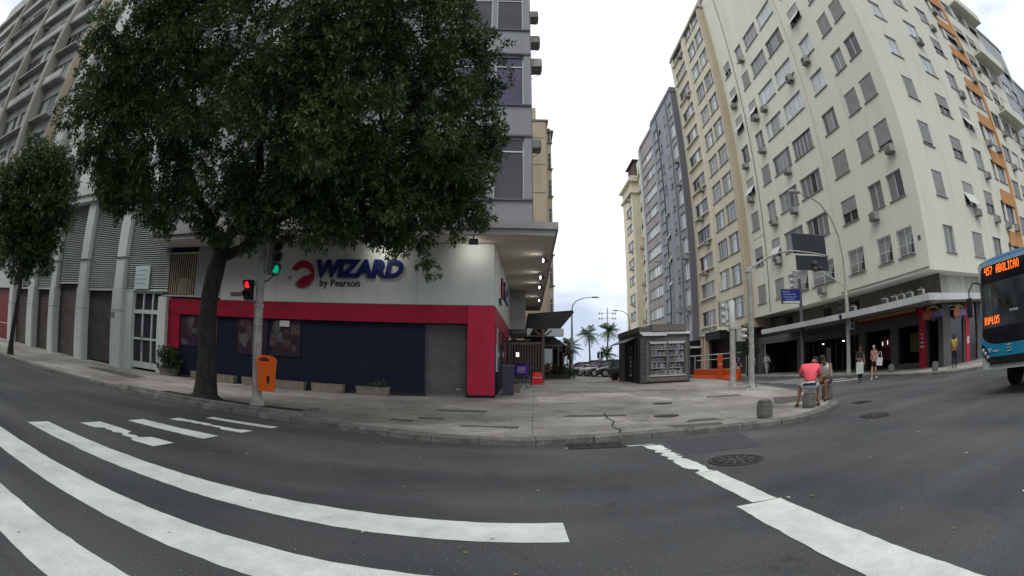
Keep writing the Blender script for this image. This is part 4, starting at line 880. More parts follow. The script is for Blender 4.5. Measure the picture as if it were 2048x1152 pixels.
# hanging box under the canopy
mb = MB(); mb.box(-.14, .80, 30, 36, 3.75, 6.02, M['canopy']); mb.box(-.02, .9, 30.3, 36, 3.55, 3.748, M['sill']); o = mb.build('hanging_box', tw); o.matrix_local = RWi
# canopy
mb = MB()
def cpoly(a, b): return [(-.25 + a, -1.45 + a), (17.17 - a, -1.45 + a), (17.17 - a + 1.95, b), (-.25 + a, b)]
mb.prism(cpoly(0, 22), 6.27, 6.53, M['canopy']); mb.prism(cpoly(.10, 21.9), 6.05, 6.268, M['canopy'])
mb.build('canopy', tw)
mb = MB(); mb.add([(p[0], p[1], 6.046) for p in cpoly(.14, 21.8)], [(3, 2, 1, 0)], M['soffit']); mb.build('canopy_soffit', tw)
# tower over it
TX = 16.32; zT = [7.66 + 4.12 * k for k in range(6)]
bays = [(TX - .28 - 1.18 - i * 1.62, 1.42 if i else 1.18) for i in range(10)]
opsT = [(x, x + w, z, z + 2.58) for z in zT for x, w in bays]
mb = MB(); wall(mb, TX, 6.535, 31, opsT, M['tower'], .16, y=-.6); mb.quad((0, 14, 6.535), (0, -.6, 6.535), (0, -.6, 31), (0, 14, 31), M['tower'])
for z in zT:
    mb.box(0, TX + .03, -.68, -.602, z - .09, z - .02, M['dgrey']); mb.box(0, TX + .03, -.66, -.602, z + 2.60, z + 2.68, M['dgrey'])
mb.build('tower_wall', tw)
gl = ['w1c', 'w1c', 'w1p', 'w1c', 'w1d', 'w1c']
rr = random.Random(9)
for k, z in enumerate(zT):
    for i, (x, w) in enumerate(bays):
        put(win_mesh(w, 2.58, 1, (['d', 'p', 'd', 'd', 'c', 'd'][k] if i < 2 else pick(rr, 'cddb')), 'wframe', .62), 'window', tw, Matrix.Translation((x, -.6, z)))
    mb = MB()
TS = Matrix.Translation((TX, -.6, 0)) @ Matrix.Rotation(R(85), 4, 'Z')
opsS = [(x, x + 1.3, z + .6, z + 2.2) for z in zT for x in (1.2, 4.5, 8)]
mb = MB(); wall(mb, 14, 6.535, 31, opsS, M['tower']); mb.box(0, .12, -.04, -.003, 6.54, 31, M['dgrey']); mb.box(-.1, 14, -.15, 15, 31.0, 31.3, M['sill'])
o = mb.build('tower_side_wall', tw); o.matrix_local = TS
for z in zT:
    for x in (1.2, 4.5, 8): put(win_mesh(1.3, 1.6, 2, 'dc', 'alu'), 'window', tw, TS @ Matrix.Translation((x, 0, z + .6)))
for x, z in ((.55, 13.95), (2.2, 16.6), (3.4, 19.4), (5, 12.0)):
    put(ac_mesh(0), 'air_conditioner', tw, TS @ Matrix.Translation((x, 0, z)))
# spot lamps along the canopy edge and floodlights over the sign
SPOT = mat('spot_glow', (1, .96, .88), emit=14)
def spot(x, y, z, tgt, on=True, e=26):
    mb = MB(); d = (Vector(tgt) - Vector((x, y, z))).normalized(); c = Vector((x, y, z))
    mb.tube([c - d * .10, c + d * .10], [.06, .085], M['black'], 12); mb.tube([c, c + Vector((0, 0, .2))], .012, M['black'], 5)
    if on: mb.tube([c + d * .102, c + d * .108], [.07, .07], SPOT, 12)
    t = mb.build('spot_lamp', tw); t.matrix_local = RWi
    if on:
        ld = bpy.data.lights.new('spot_light', 'SPOT'); ld.energy = e; ld.spot_size = R(150); ld.spot_blend = 1; ld.shadow_soft_size = .15; ld.color = (1, .95, .85)
        lo = bpy.data.objects.new('spot_light', ld); COL.objects.link(lo); lo.parent = t; lo.matrix_local = Matrix.Translation(c + d * .13) @ d.to_track_quat('-Z', 'Y').to_matrix().to_4x4()
for x, y in ((1.36, 20.3), (1.46, 24.2), (1.58, 27.2), (1.85, 32.5)): spot(x, y, 5.80, (x - 1.6, y - .5, 5.78), True, 14)
for x in (-4.75, -1.35):
    lx = (x, 17.35, 5.86); mb = MB(); mb.box(x - .16, x + .16, 17.22, 17.32, 5.72, 5.92, M['black']); mb.box(x - .02, x + .02, 17.25, 17.3, 5.92, 6.05, M['black']); mb.box(x - .13, x + .13, 17.322, 17.33, 5.75, 5.89, mat('flood_glow', (1, .97, .9), emit=5))
    t = mb.build('floodlight', tw); t.matrix_local = RWi
    ld = bpy.data.lights.new('flood_light', 'SPOT'); ld.energy = 34; ld.spot_size = R(130); ld.spot_blend = .9; ld.shadow_soft_size = .1; ld.color = (1, .97, .9)
    lo = bpy.data.objects.new('flood_light', ld); COL.objects.link(lo); lo.parent = t; lo.matrix_local = Matrix.Translation((x, 17.36, 5.82)) @ Vector((0, 1, -.35)).to_track_quat('-Z', 'Y').to_matrix().to_4x4()

# ---- louvred building on the left
LO = (-33.3, 17.4); tl = thing('louvred_building', 'white pilastered building with louvred upper storey, brown shutters and a white framed glass door', 'building', (LO[0], LO[1], 0), R(1))
def lx(X): return X + 33.3
BL = mat('louvred_back', (.03, .03, .03), .8)
mb = MB(); mb.quad((0, .35, .3), (18, .35, .3), (18, .35, 9), (0, .35, 9), BL); mb.quad((0, 12, .3), (0, 0, .3), (0, 0, 10), (0, 12, 10), M['white'])
mb.build('wall', tl)
P = [(-33.3, -32.55), (-29.8, -28.8), (-26.45, -25.7), (-23.0, -22.15), (-19.35, -18.5)]
for k, (a, b) in enumerate(P):
    a, b = lx(a), lx(b); mb = MB(); c = (a + b) / 2
    # lower shaft slightly wider and chamfered, upper shaft narrower
    mb.prism([(a, .3), (a, -.38), (a + .08, -.46), (b - .08, -.46), (b, -.38), (b, .3)], .35, 4.08, M['white'])
    mb.prism([(a + .06, .3), (a + .06, -.38), (b - .06, -.38), (b - .06, .3)], 4.10, 8.78, M['white'])
    for z in (3.02, 5.6): mb.box(a - .004, b + .004, -.464, .1, z, z + .03, M['sill'])
    if k == 4: mb.box(a + .12, a + .42, -.475, -.461, 2.65, 2.95, M['sill'])
    mb.build('pilaster', tl)
mb = MB(); mb.box(lx(-15.72), lx(-15.16), -.30, .3, .35, 3.76, M['white']); mb.build('pilaster', tl)
for k in range(5):
    a = lx(P[k][1]); b = lx(P[k + 1][0]) if k < 4 else lx(-15.32); zb = 4.42 if k == 2 else 4.08
    mb = MB(); n = int((8.78 - zb) / .098)
    for i in range(n):
        z = zb + i * (8.78 - zb) / n; mb.add([(a, -.10, z), (b, -.10, z), (b, .0, z + .062), (a, .0, z + .062), (a, -.085, z - .012), (b, -.085, z - .012)], [(0, 1, 2, 3), (4, 5, 1, 0)], M['louv'])
    q = a
    while q < b: mb.box(q, q + .03, .0, .03, zb, 8.78, M['sill']); q += 1.1
    mb.box(a, b, -.12, .05, zb - .06, zb - .015, M['louv']); mb.build('louvre', tl)
    if k < 4:
        mb = MB(); zt = zb - .07; n = 42
        for i in range(n):
            z = .45 + i * (zt - .45) / n; h = (zt - .45) / n; mb.add([(a, .16, z), (b, .16, z), (b, .13, z + h * .5), (a, .13, z + h * .5), (b, .16, z + h), (a, .16, z + h)], [(0, 1, 2, 3), (3, 2, 4, 5)], M['shutb'])
        mb.build('roller_shutter', tl)
# glazed entrance
mb = MB(); a, b = lx(-17.85), lx(-15.72); F = M['white']
mb.box(lx(-18.48), a, -.1, .3, .35, 4.0, M['white']); zs = (.72, 1.78, 3.02, 3.12, 3.95)
mb.box(a, b, .02, .1, .45, .74, F); mb.box(a, b, .0, .1, 2.98, 3.16, F); mb.box(a, b, .02, .1, 3.93, 4.02, F); mb.box(a, b, .02, .1, 1.76, 1.86, F)
for x in (a, a + (b - a) * .34, a + (b - a) * .67, b - .08): mb.box(x, x + .08, .01, .11, .5, 4.0, F)
mb.box(a, b, .1, .12, .45, 4.0, M['dglass']); mb.box(a + .78, a + .82, -.04, .01, 1.2, 2.0, M['steel']); mb.build('glass_door', tl)
mb = MB(); mb.box(lx(-17.73), lx(-16.62), -.2, -.13, 4.10, 5.2, mat('pale_notice_board', (.46, .54, .53), .6))
for k in range(4): mb.box(lx(-17.6), lx(-16.9 + .1 * (k % 2)), -.206, -.2, 4.35 + k * .2, 4.38 + k * .2, M['sill'])
mb.build('notice_board', tl)
mb = MB(); mb.box(-.2, 18.0, -.62, .6, 8.79, 9.15, M['white']); mb.box(-.3, 18.0, -.75, .6, 9.15, 9.72, M['white']); mb.build('cornice', tl)
mb = MB(); mb.quad((0, 2.0, 9.7), (17.5, 2.0, 9.7), (17.5, 2.0, 38), (0, 2.0, 38), M['white']); mb.quad((17.5, 2, 9.7), (17.5, 14, 9.7), (17.5, 14, 38), (17.5, 2, 38), M['white'])
for k in range(6): mb.box(.4 + k * 3.1, 1.9 + k * 3.1, .9, 1.99, 9.75, 38, M['white']); mb.box(2.1 + k * 3.1, 3.1 + k * 3.1, 1.9, 1.985, 10.4, 37, M['dgrey'])
for k in range(8): mb.box(-.1, 17.5, 1.4, 1.97, 12.2 + 3.2 * k, 12.5 + 3.2 * k, M['white'])
mb.build('upper_wall', tl)

# ---- tall old apartment block at the far left
ta = thing('apartment_building', 'old grey apartment block with clutter on its balconies at the far left', 'building', (-70, 16.95, 0), R(.8))
ops = []; zF = [7.4 + 3.15 * k for k in range(11)]
for z in zF:
    for c in range(9): ops.append((.5 + c * 4.05, 3.9 + c * 4.05, z, z + 1.95))
mb = MB(); wall(mb, 36.6, 5.2, 43, ops, mat('stained_grey_wall', (.40, .40, .37), .85, .25, .6, streak=True), .25); mb.quad((36.6, 0, 9.7), (36.6, 12, 9.7), (36.6, 12, 43), (36.6, 0, 43), M['beige']); mb.build('wall', ta)
mb = MB()
for x in (12.3, 24.5, 32.6): mb.box(x - .05, x + .55, -1.12, -.02, 5.2, 42.5, mat('dull_beige_pier', (.34, .31, .26), .85, .2, .8, streak=True))
for z in zF: mb.box(0, 36.6, -.8, -.02, z - .22, z - .08, mat('stained_slab', (.33, .33, .30), .85, .25, .8, streak=True)); mb.box(0, 36.6, -.83, -.78, z - .08, z + .55, mat('stained_grey_wall', (.29, .29, .27))) if int(z * 7) % 3 else None
mb.build('balcony', ta)
rr = random.Random(21)
for z in zF:
    for c in range(3, 9): window(ta, .5 + c * 4.05, z, 3.4, 1.95, pick(rr, ['w4dcdd', 'w4cbcd', 'w4dd', 'w3cbd:al', 'w4c:W']), sill=False)
for k in range(16): mb = MB(); x = rr.uniform(12, 36); z = pick(rr, zF); mb.tube([(x, -1.05, z + .6), (x + .1, -1.7, z + .7), (x + .8, -1.7, z + .7), (x + .8, -1.05, z + .6)], .02, M['dframe'], 4); mb.build('clothes_rack', ta)
mb = MB(); RS = mat('red_shop_panel', (.16, .004, .008), .5, .15, 1); mb.box(30, 36.6, -.2, .3, .4, 4.0, RS); mb.box(31, 36.8, -.5, .3, 4.02, 5.19, M['white']); mb.box(31, 36.6, -.25, -.21, 1.6, 1.66, M['beige']); mb.box(0, 30, 0, .3, .4, 5.2, M['dgrey']); mb.build('shopfront', ta)

# ---- beige building beyond the canopy
tb = thing('apartment_building', 'slim beige apartment building with a rounded corner seen past the grey tower', 'building', (-10, 48, 0), 0)
mb = MB(); arc = [(13.3 + .28 * sin(a), .28 - .28 * cos(a)) for a in [R(q * 15) for q in range(7)]]
mb.prism([(0, 0)] + arc + [(13.58, 1.6), (13.58, 12), (0, 12)], .4, 26.9, M['beige']); mb.prism([(-.1, -.1), (13.75, -.1), (13.75, 12), (-.1, 12)], 26.95, 27.15, M['sill'])
for k in range(8): mb.box(0, 13.3, -.03, -.002, 3.2 + 3.1 * k, 3.26 + 3.1 * k, M['sill'])
mb.build('wall', tb)
TBs = Matrix.Translation((14.1, 1.6, 0)) @ Matrix.Rotation(R(90), 4, 'Z')
mb = MB(); zz = [3.4 + 3.1 * k for k in range(8)]; wall(mb, 9, 2.5, 26.4, [(.3, 2.6, z, z + 1.8) for z in zz] + [(3.4, 5.7, z, z + 1.8) for z in zz], M['paley']); o = mb.build('bay_wall', tb); o.matrix_local = TBs
mb = MB(); wall(mb, .52, 2.5, 26.4, [(.12, .46, z, z + 1.8) for z in zz], M['paley'], .1); mb.xf(Matrix.Translation((13.58, 1.6, 0))); mb.box(13.5, 14.4, 1.4, 10, 26.41, 26.6, M['sill']); [mb.box(13.6, 14.25, 1.35, 1.6, z - .12, z - .02, M['sill']) for z in zz]; mb.build('bay_end_wall', tb)
for z in zz: put(win_mesh(.34, 1.8, 1, 'd', 'wframe', .5), 'window', tb, Matrix.Translation((13.7, 1.6 - .06, z)))
for z in zz:
    window(tb, .3, z, 2.3, 1.8, 'w3dcd', TBs); window(tb, 3.4, z, 2.3, 1.8, 'w3cdc', TBs)
    put(ac_mesh(0), 'air_conditioner', tb, Matrix.Translation((11.5, 0, z + .2))) if int(z) % 2 else None
mb = MB(); mb.box(9.5, 12.5, 1, 4, 27.2, 29.2, M['beige']); mb.build('roof_hut', tb)
# ============================================================ trees and plants
from mathutils import noise
def leaf_cloud(mb, lobes, rnd, dens, L0, W0, m, droop=.35, hole=.0, nleaf=9, shell=.45):
    V = []; F = []
    for (x, y, z, r) in lobes:
        n = int(dens * r * r)
        for _ in range(n):
            d = Vector((rnd.gauss(0, 1), rnd.gauss(0, 1), rnd.gauss(0, 1))).normalized()
            q = r * (rnd.random() ** shell) * (1 + .22 * noise.noise(d * 2.2 + Vector((x, y, z))))
            c = Vector((x, y, z)) + Vector((d.x * q, d.y * q, d.z * q * .92))
            if hole and noise.noise(c * 1.25) < -hole: continue
            ax = (d + Vector((rnd.uniform(-.5, .5), rnd.uniform(-.5, .5), rnd.uniform(-.6, .3) - droop * .5))).normalized()
            s = ax.cross(Vector((0, 0, 1))); s = s.normalized() if s.length > .1 else Vector((1, 0, 0)); u = s.cross(ax)
            for k in range(nleaf):
                a = 2.4 * k + rnd.random(); tilt = rnd.uniform(.25, 1.0)
                ld = (ax * tilt + (s * cos(a) + u * sin(a)) * (1.15 - tilt * .4) + Vector((0, 0, -droop * rnd.random()))).normalized()
                b = c + ax * (k * .02) + ld * .02; ll = L0 * rnd.uniform(.6, 1.15); w = W0 * rnd.uniform(.7, 1.15)
                sd = ld.cross(Vector((rnd.uniform(-1, 1), rnd.uniform(-1, 1), 1))).normalized() * w * .5
                k0 = len(V); V += [b, b + ld * ll * .45 + sd, b + ld * ll, b + ld * ll * .45 - sd]; F.append((k0, k0 + 1, k0 + 2, k0 + 3))
    mb.add(V, F, m)
def clumps(lobes, n, rnd):
    out = []
    for x, y, z, r in lobes:
        for k in range(int(n * r)):
            d = Vector((rnd.gauss(0, 1), rnd.gauss(0, 1), rnd.gauss(0, 1))).normalized(); q = r * rnd.uniform(.62, 1.0); c = Vector((x, y, z)) + d * q
            if noise.noise(c * .6) < -.24: continue
            out.append((c.x, c.y, c.z, rnd.uniform(.22, .46)))
    return out
LOBES = [(-8.81, 5.68, 7.29, 1.2), (-9.52, 6.42, 6.38, 1.12), (-8.29, 6.71, 7.97, 1.42), (-8.88, 8.23, 6.19, 1.34), (-6.82, 6.99, 8.42, 1.43), (-6.42, 7.79, 6.96, 1.49), (-7.17, 9.33, 5.68, 1.29), (-5.02, 7.69, 8.37, 1.54), (-4.78, 8.26, 6.51, 1.45), (-5.35, 9.96, 5.47, 1.19), (-3.52, 8.19, 8.71, 1.48), (-3.41, 8.85, 7.01, 1.54), (-3.76, 10.53, 5.8, 1.27), (-2.29, 9.33, 9.44, 1.46), (-2.12, 10.08, 7.6, 1.47), (-2.47, 11.26, 6.28, 1.42), (-1.26, 11.05, 9.1, 0.92), (-1.15, 11.98, 7.56, 0.99), (-1.22, 12.58, 6.2, 0.86), (-1.68, 13.23, 5.72, 0.62), (-3.21, 12.05, 5.12, 0.65), (-4.64, 11.04, 5.02, 0.7), (-6.53, 10.7, 4.9, 0.69), (-8.49, 9.09, 5.24, 0.81), (-9.81, 8.42, 5.32, 0.63), (-8.36, 10.6, 5.14, 0.54), (-5.12, 7.76, 10.54, 2.1), (-7.37, 6.28, 10.12, 1.96), (-2.93, 9.2, 11.59, 2.03), (-7.67, 10.78, 9.53, 1.96), (-4.95, 12.52, 10.09, 2.08), (-10.03, 9.88, 9.05, 1.6), (-2.74, 13.53, 10.49, 1.45), (-6.51, 13.13, 7.87, 1.64)]
HANG = [(-2.42, 12.86, 4.78, .3), (-2.29, 13.0, 4.27, .22), (-2.13, 13.11, 3.95, .14), (-4.25, 12.39, 4.75, .25), (-3.66, 12.54, 4.95, .3), (-6.92, 11.24, 4.4, .25), (-5.28, 12.04, 4.7, .28), (-6.04, 11.66, 4.75, .3), (-.84, 12.91, 5.4, .3), (-7.41, 10.87, 4.55, .28), (-8.0, 11.0, 4.7, .3), (-9.2, 9.6, 4.7, .3), (-3.0, 12.4, 4.75, .25), (-1.5, 13.2, 5.0, .2), (-9.8, 7.6, 5.2, .3), (-10.3, 8.2, 5.1, .25)]
LOW = [(-3.3, 12.1, 5.6, .9), (-2.2, 12.6, 5.6, .8), (-4.4, 11.6, 5.5, .9), (-5.6, 11.2, 5.4, .9), (-6.8, 10.8, 5.4, .8), (-1.6, 12.2, 6.4, .9), (-3.0, 11.4, 6.4, 1.0), (-4.2, 10.9, 6.3, 1.0), (-9.6, 7.4, 5.9, .8), (-9.2, 8.8, 5.6, .7), (-10.4, 8.9, 6.4, .9), (-10.9, 8.0, 7.4, 1.0), (-10.6, 7.0, 8.2, .9), (-.9, 11.4, 8.3, .8), (-.9, 12.3, 6.9, .7), (-9.9, 7.2, 9.2, 1.1)]
rt = random.Random(31)
tr = thing('street_tree', 'big dark leafy street tree in front of the school sign, filling the upper left', 'tree', (0, 0, 0))
mb = MB(); FK = Vector((-8.25, 12.0, 4.2))
def limb(a, b, r0, r1, seed, k=5, m=None, sag=.35):
    r = random.Random(seed); a, b = Vector(a), Vector(b); L_ = (b - a).length
    pts = [a.lerp(b, i / k) + Vector((r.uniform(-1, 1), r.uniform(-1, 1), r.uniform(-1, 1))) * (.06 * L_ if 0 < i < k else 0) + Vector((0, 0, sag * sin(pi * i / k) * .3)) for i in range(k + 1)]
    mb.tube(pts, [r0 + (r1 - r0) * i / k for i in range(k + 1)], M['bark'], 9); return pts
mb.tube([(-8.72, 12.1, .0), (-8.7, 12.1, .25), (-8.66, 12.1, .6), (-8.62, 12.1, 1.4), (-8.66, 12.1, 2.3), (-8.6, 12.05, 3.1), (-8.42, 12.0, 3.8), (-8.2, 11.95, 4.5)], [.56, .42, .36, .31, .29, .28, .29, .22], M['bark'], 16)
for a in (20, 95, 150, 215, 300): mb.tube([(-8.7, 12.1, .5), (-8.7 + .38 * cos(R(a)), 12.1 + .38 * sin(R(a)), .18), (-8.7 + .75 * cos(R(a)), 12.1 + .75 * sin(R(a)), .06)], [.15, .11, .03], M['bark'], 8)
mb.build('trunk', tr)
mb = MB()
mains = [limb(FK, (-6.6, 10.9, 6.3), .2, .13, 1), limb(FK, (-8.6, 9.6, 6.4), .17, .11, 2), limb(FK, (-5.2, 12.2, 5.9), .17, .1, 3), limb((-6.6, 10.9, 6.3), (-5.2, 9.0, 8.6), .13, .08, 4), limb((-5.2, 12.2, 5.9), (-2.8, 11.4, 7.6), .1, .06, 5), limb((-8.6, 9.6, 6.4), (-8.3, 7.5, 8.2), .11, .07, 6)]
for i, (x, y, z, r) in enumerate(LOBES):
    src = min([p for q in mains for p in q[2:]], key=lambda p: (p - Vector((x, y, z - .6))).length); limb(src, (x, y, z), .05, .015, 40 + i, 4)
mb.build('limb', tr)
mb = MB(); leaf_cloud(mb, clumps(LOBES, 16, rt), rt, 250, .155, .058, M_LEAF, .4, 0, 9, .5)
leaf_cloud(mb, [(x, y, z, r * .68) for x, y, z, r in LOBES], rt, 150, .2, .085, M_LEAF, .5, .14, 8)
leaf_cloud(mb, HANG, rt, 420, .17, .06, M_LEAF, .9, 0, 8)
leaf_cloud(mb, clumps(LOW, 11, rt), rt, 250, .16, .058, M_LEAF, .7, 0, 9, .5)
mb.build('crown', tr)
mb = MB(); mb.prism([(-10.6, 11.42), (-5.3, 11.2), (-5.25, 12.6), (-7.3, 12.95), (-10.4, 12.95)], 0, Gz(-9, 12) + .012, M['soil']); tag(mb.build('tree_pit'), kind='structure')
L2 = [(-22.27, 11.46, 8.43, 1.99), (-21.46, 13.22, 7.84, 1.46), (-22.37, 12.17, 6.69, 2.3), (-21.9, 13.0, 5.49, 1.48), (-23.05, 11.21, 5.81, 1.9), (-22.37, 12.73, 9.61, 1.19), (-23.84, 10.98, 7.78, 1.76), (-22.77, 12.21, 4.34, 1.01), (-20.9, 12.9, 6.6, 1.1), (-21.2, 12.6, 8.9, 1.2), (-20.6, 12.6, 7.6, .9), (-24.8, 12.5, 9.2, 1.6)]
tr = thing('street_tree', 'smaller dark street tree with a thin leaning trunk at the far left kerb', 'tree', (0, 0, 0))
mb = MB(); mb.tube([(-23.0, 12.0, .1), (-22.8, 12.0, .9), (-22.35, 12.0, 2.2), (-22.1, 12.0, 3.2), (-22.1, 12.0, 4.6), (-22.3, 12.1, 6)], [.24, .15, .13, .12, .11, .08], M['bark'], 10)
mb.build('trunk', tr); mb = MB()
for i, (x, y, z, r) in enumerate(L2): limb((-22.1, 12, 4.3), (x, y, z), .07, .02, 90 + i, 4)
mb.build('limb', tr)
mb = MB(); leaf_cloud(mb, clumps(L2, 14, rt), rt, 230, .17, .065, M_LEAF, .5, 0, 9, .5)
leaf_cloud(mb, L2 + [(-22.5, 11.8, 8.9, 1.6), (-23.6, 11.4, 6.6, 1.6), (-21.4, 12.4, 7.2, 1.3), (-22, 12.3, 4.9, 1.1)], rt, 110, .21, .09, M_LEAF, .5, .2, 9); mb.build('crown', tr)
tr = thing('street_tree', 'small bushy street tree behind the poles in front of the dark shops', 'tree', (0, 0, 0))
mb = MB(); mb.tube([(19.6, 38.4, .2), (19.6, 38.4, 1.6), (19.5, 38.3, 2.6)], [.1, .08, .06], M['bark'], 8); mb.build('trunk', tr)
mb = MB(); leaf_cloud(mb, [(19.6, 38.4, 3.1, 1.1), (18.9, 38.2, 2.6, .8), (20.2, 38.6, 2.7, .85), (19.5, 38.2, 3.9, .7)], rt, 130, .2, .09, M_LEAF2, .3, 0, 7); mb.build('crown', tr)

# ---- palms on the beach front
def palm(x, y, h, r, label, seed, z0=.5, tr_=.16):
    rp = random.Random(seed); t = thing('palm_tree', label, 'palm tree', (x, y, z0)); h *= 1.06; mb = MB(); lean = rp.uniform(-.4, .4)
    mb.tube([(lean * (q / 6) ** 2, 0, h * q / 6) for q in range(7)], [tr_ * 1.5, tr_ * 1.05, tr_, tr_ * .9, tr_ * .8, tr_ * .75, tr_ * .8], M['bark'], 8); mb.build('trunk', t)
    mb = MB(); V = []; F = []; top = Vector((lean, 0, h))
    for k in range(26):
        a = 2.4 * k + rp.uniform(-.2, .2); el = rp.uniform(-.45, 1.3); d = Vector((cos(a) * cos(el), sin(a) * cos(el), sin(el))); L_ = r * rp.uniform(.85, 1.1); prev = None
        for q in range(11):
            f = q / 10; p = top + d * L_ * f + Vector((0, 0, -1.0 * L_ * f * f * (.28 + .22 * cos(el))))
            if prev is not None:
                tan = (p - prev).normalized(); sd = tan.cross(Vector((0, 0, 1)))
                sd = sd.normalized() if sd.length > .05 else Vector((1, 0, 0)); wl = .30 * r * (1 - abs(f - .45) * 1.3)
                for sg in (-1, 1):
                    for h_ in (0, .5):
                        b = prev.lerp(p, h_); e = b + sd * sg * wl + tan * wl * .5 + Vector((0, 0, -wl * .5)); k0 = len(V)
                        V += [b, b + tan * .03 * r, e + tan * .015 * r, e]; F.append((k0, k0 + 1, k0 + 2, k0 + 3))
                k0 = len(V); V += [prev + sd * .012 * r, prev - sd * .012 * r, p - sd * .008 * r, p + sd * .008 * r]; F.append((k0, k0 + 1, k0 + 2, k0 + 3))
            prev = p
    mb.add(V, F, M_PALM); mb.build('crown', t); return t
palm(13.8, 89, 6.6, 2.6, 'tall coconut palm, left one of the twin palms above the parked cars', 1)
palm(17.0, 90, 7.2, 2.7, 'tall coconut palm, right one of the twin palms above the parked cars', 2)
palm(15.6, 82, 3.0, 2.2, 'short low palm below the right hand twin palm', 3)
palm(7.9, 68, 3.6, 2.1, 'palm partly hidden behind the near curved street lamp', 4, tr_=.2)

# ============================================================ street furniture
TP = (-6.85, 12.2); zt = Gz(*TP)
t = thing('traffic_light', 'old white traffic light pole beside the big tree, its pedestrian lamp red', 'traffic light', (TP[0], TP[1], zt - .02))
mb = MB(); mb.lathe([(.24, 0), (.2, .14), (.145, .28), (.135, 1.2), (.13, 2.7)], m=M['conc'], n=18); mb.lathe([(.15, 2.66), (.16, 2.68), (.16, 2.74), (.135, 2.76)], m=M['conc'], n=18)
mb.lathe([(.125, 2.74), (.13, 3.6), (.125, 6.4), (0, 6.42)], m=M['pole'], n=18)
for z in (.9, 1.25, 2.2): mb.lathe([(.138, z), (.143, z + .01), (.143, z + .03), (.137, z + .04)], m=M['steel'], n=18)
mb.tube([(.0, -.14, 1.5), (.05, -.16, 2.2), (.02, -.15, 2.66)], .012, M['blindw'], 5); mb.build('pole', t)
mb = MB(); mb.tube([(0, 0, 3.35), (.25, 0, 3.42), (.45, 0, 3.58)], .02, M['dpole'], 6); mb.tube([(0, 0, 3.42), (-.2, -.05, 3.28)], .02, M['dpole'], 6); mb.tube([(0, 0, 2.82), (-.25, -.05, 2.84)], .02, M['dpole'], 6); mb.tube([(-.2, -.04, 2.8), (-.2, -.04, 3.4)], .018, M['pole'], 6); mb.build('bracket', t)
def lens(mb, c, d, r, m):
    d = Vector(d).normalized(); c = Vector(c); mb.tube([c, c + d * .02], r, m, 14)
def visor(mb, c, d, r, m, ln=.16):
    d = Vector(d).normalized(); s = d.cross(Vector((0, 0, 1))).normalized(); V = []
    for k in range(9):
        a = pi * (-.15 + 1.3 * k / 8); p = Vector(c) + s * cos(a) * r + Vector((0, 0, 1)) * sin(a) * r; V += [p, p + d * ln * (1 if 1 < k < 7 else .6)]
    mb.add(V, [(2 * k, 2 * k + 2, 2 * k + 3, 2 * k + 1) for k in range(8)] + [(2 * k + 1, 2 * k + 3, 2 * k + 2, 2 * k) for k in range(8)], m)
GH = mat('signal_housing_grey_green', (.10, .12, .105), .55, .15, 3); LG = mat('green_signal', (.0, .42, .22), emit=.6); LR = mat('red_signal', (1, .012, .02), emit=1.8); LO_ = mat('signal_lens_off', (.03, .02, .02), .2)
mb = MB(); dr = Vector((.86, -.51, 0)).normalized(); rm = Matrix.Rotation(math.atan2(dr.y, dr.x), 3, 'Z')
for k in range(3):
    c = Vector((.40, -.02, 3.72 + k * .31)); mb.obox(c, (.22, .30, .295), rm, GH); visor(mb, c + dr * .11, dr, .125, GH, .2); lens(mb, c + dr * .112, dr, .115, LG if k == 0 else LO_)
mb.obox((.42, -.02, 4.53), (.16, .2, .04), rm, GH); mb.build('vehicle_signal_head', t)
mb = MB(); d2 = Vector((-.15, -1, 0)).normalized(); r2 = Matrix.Rotation(math.atan2(d2.y, d2.x), 3, 'Z')
for k, (z, m_) in enumerate(((3.0, LO_), (3.28, LR))):
    c = Vector((-.33, -.08, z)); mb.obox(c, (.18, .27, .265), r2, M['black']); visor(mb, c + d2 * .09, d2, .11, M['black'], .15); lens(mb, c + d2 * .095, d2, .095, m_)
mb.build('pedestrian_signal_head', t)
# litter bin on that pole
t = thing('litter_bin', 'orange plastic litter bin fixed to the traffic light pole', 'litter bin', (-6.46, 12.08, zt + .42))
mb = MB(); mb.prism([(-.19, -.14), (.19, -.14), (.19, .14), (-.19, .14)], 0, .01, M['orange'])
V = [(-.19, -.14, 0), (.19, -.14, 0), (.19, .14, 0), (-.19, .14, 0), (-.225, -.17, .72), (.225, -.17, .72), (.225, .17, .72), (-.225, .17, .72)]
mb.add(V, [(0, 1, 5, 4), (1, 2, 6, 5), (2, 3, 7, 6), (3, 0, 4, 7)], M['orange']); mb.box(-.23, .23, -.175, .175, .0 + .7, .725, M['orange'])
mb.box(.03, .035, -.17, -.15, .1, .6, M['orange']); mb.box(.09, .17, -.168, -.15, .22, .42, M['black']); mb.build('body', t)
mb = MB(); n = 10; pr = [(-.24, .725), (-.24, .80)] + [(-.24 + .48 * (i / n), .80 + .155 * sin(pi * (.12 + .76 * i / n))) for i in range(n + 1)] + [(.24, .725)]
mb.yprism(pr, -.19, .18, M['orange']); mb.yprism([(.02 + .16 * cos(a) * 1.0, .80 + .1 * sin(a)) for a in [R(q * 18) for q in range(11)]], -.20, -.188, mat('bin_mouth_dark_red', (.16, .01, .01), .6)); mb.build('lid', t)
for z in (.5, .12): mb = MB(); mb.box(-.30, -.2, -.02, .02, z, z + .04, M['steel']); mb.build('bracket', t)

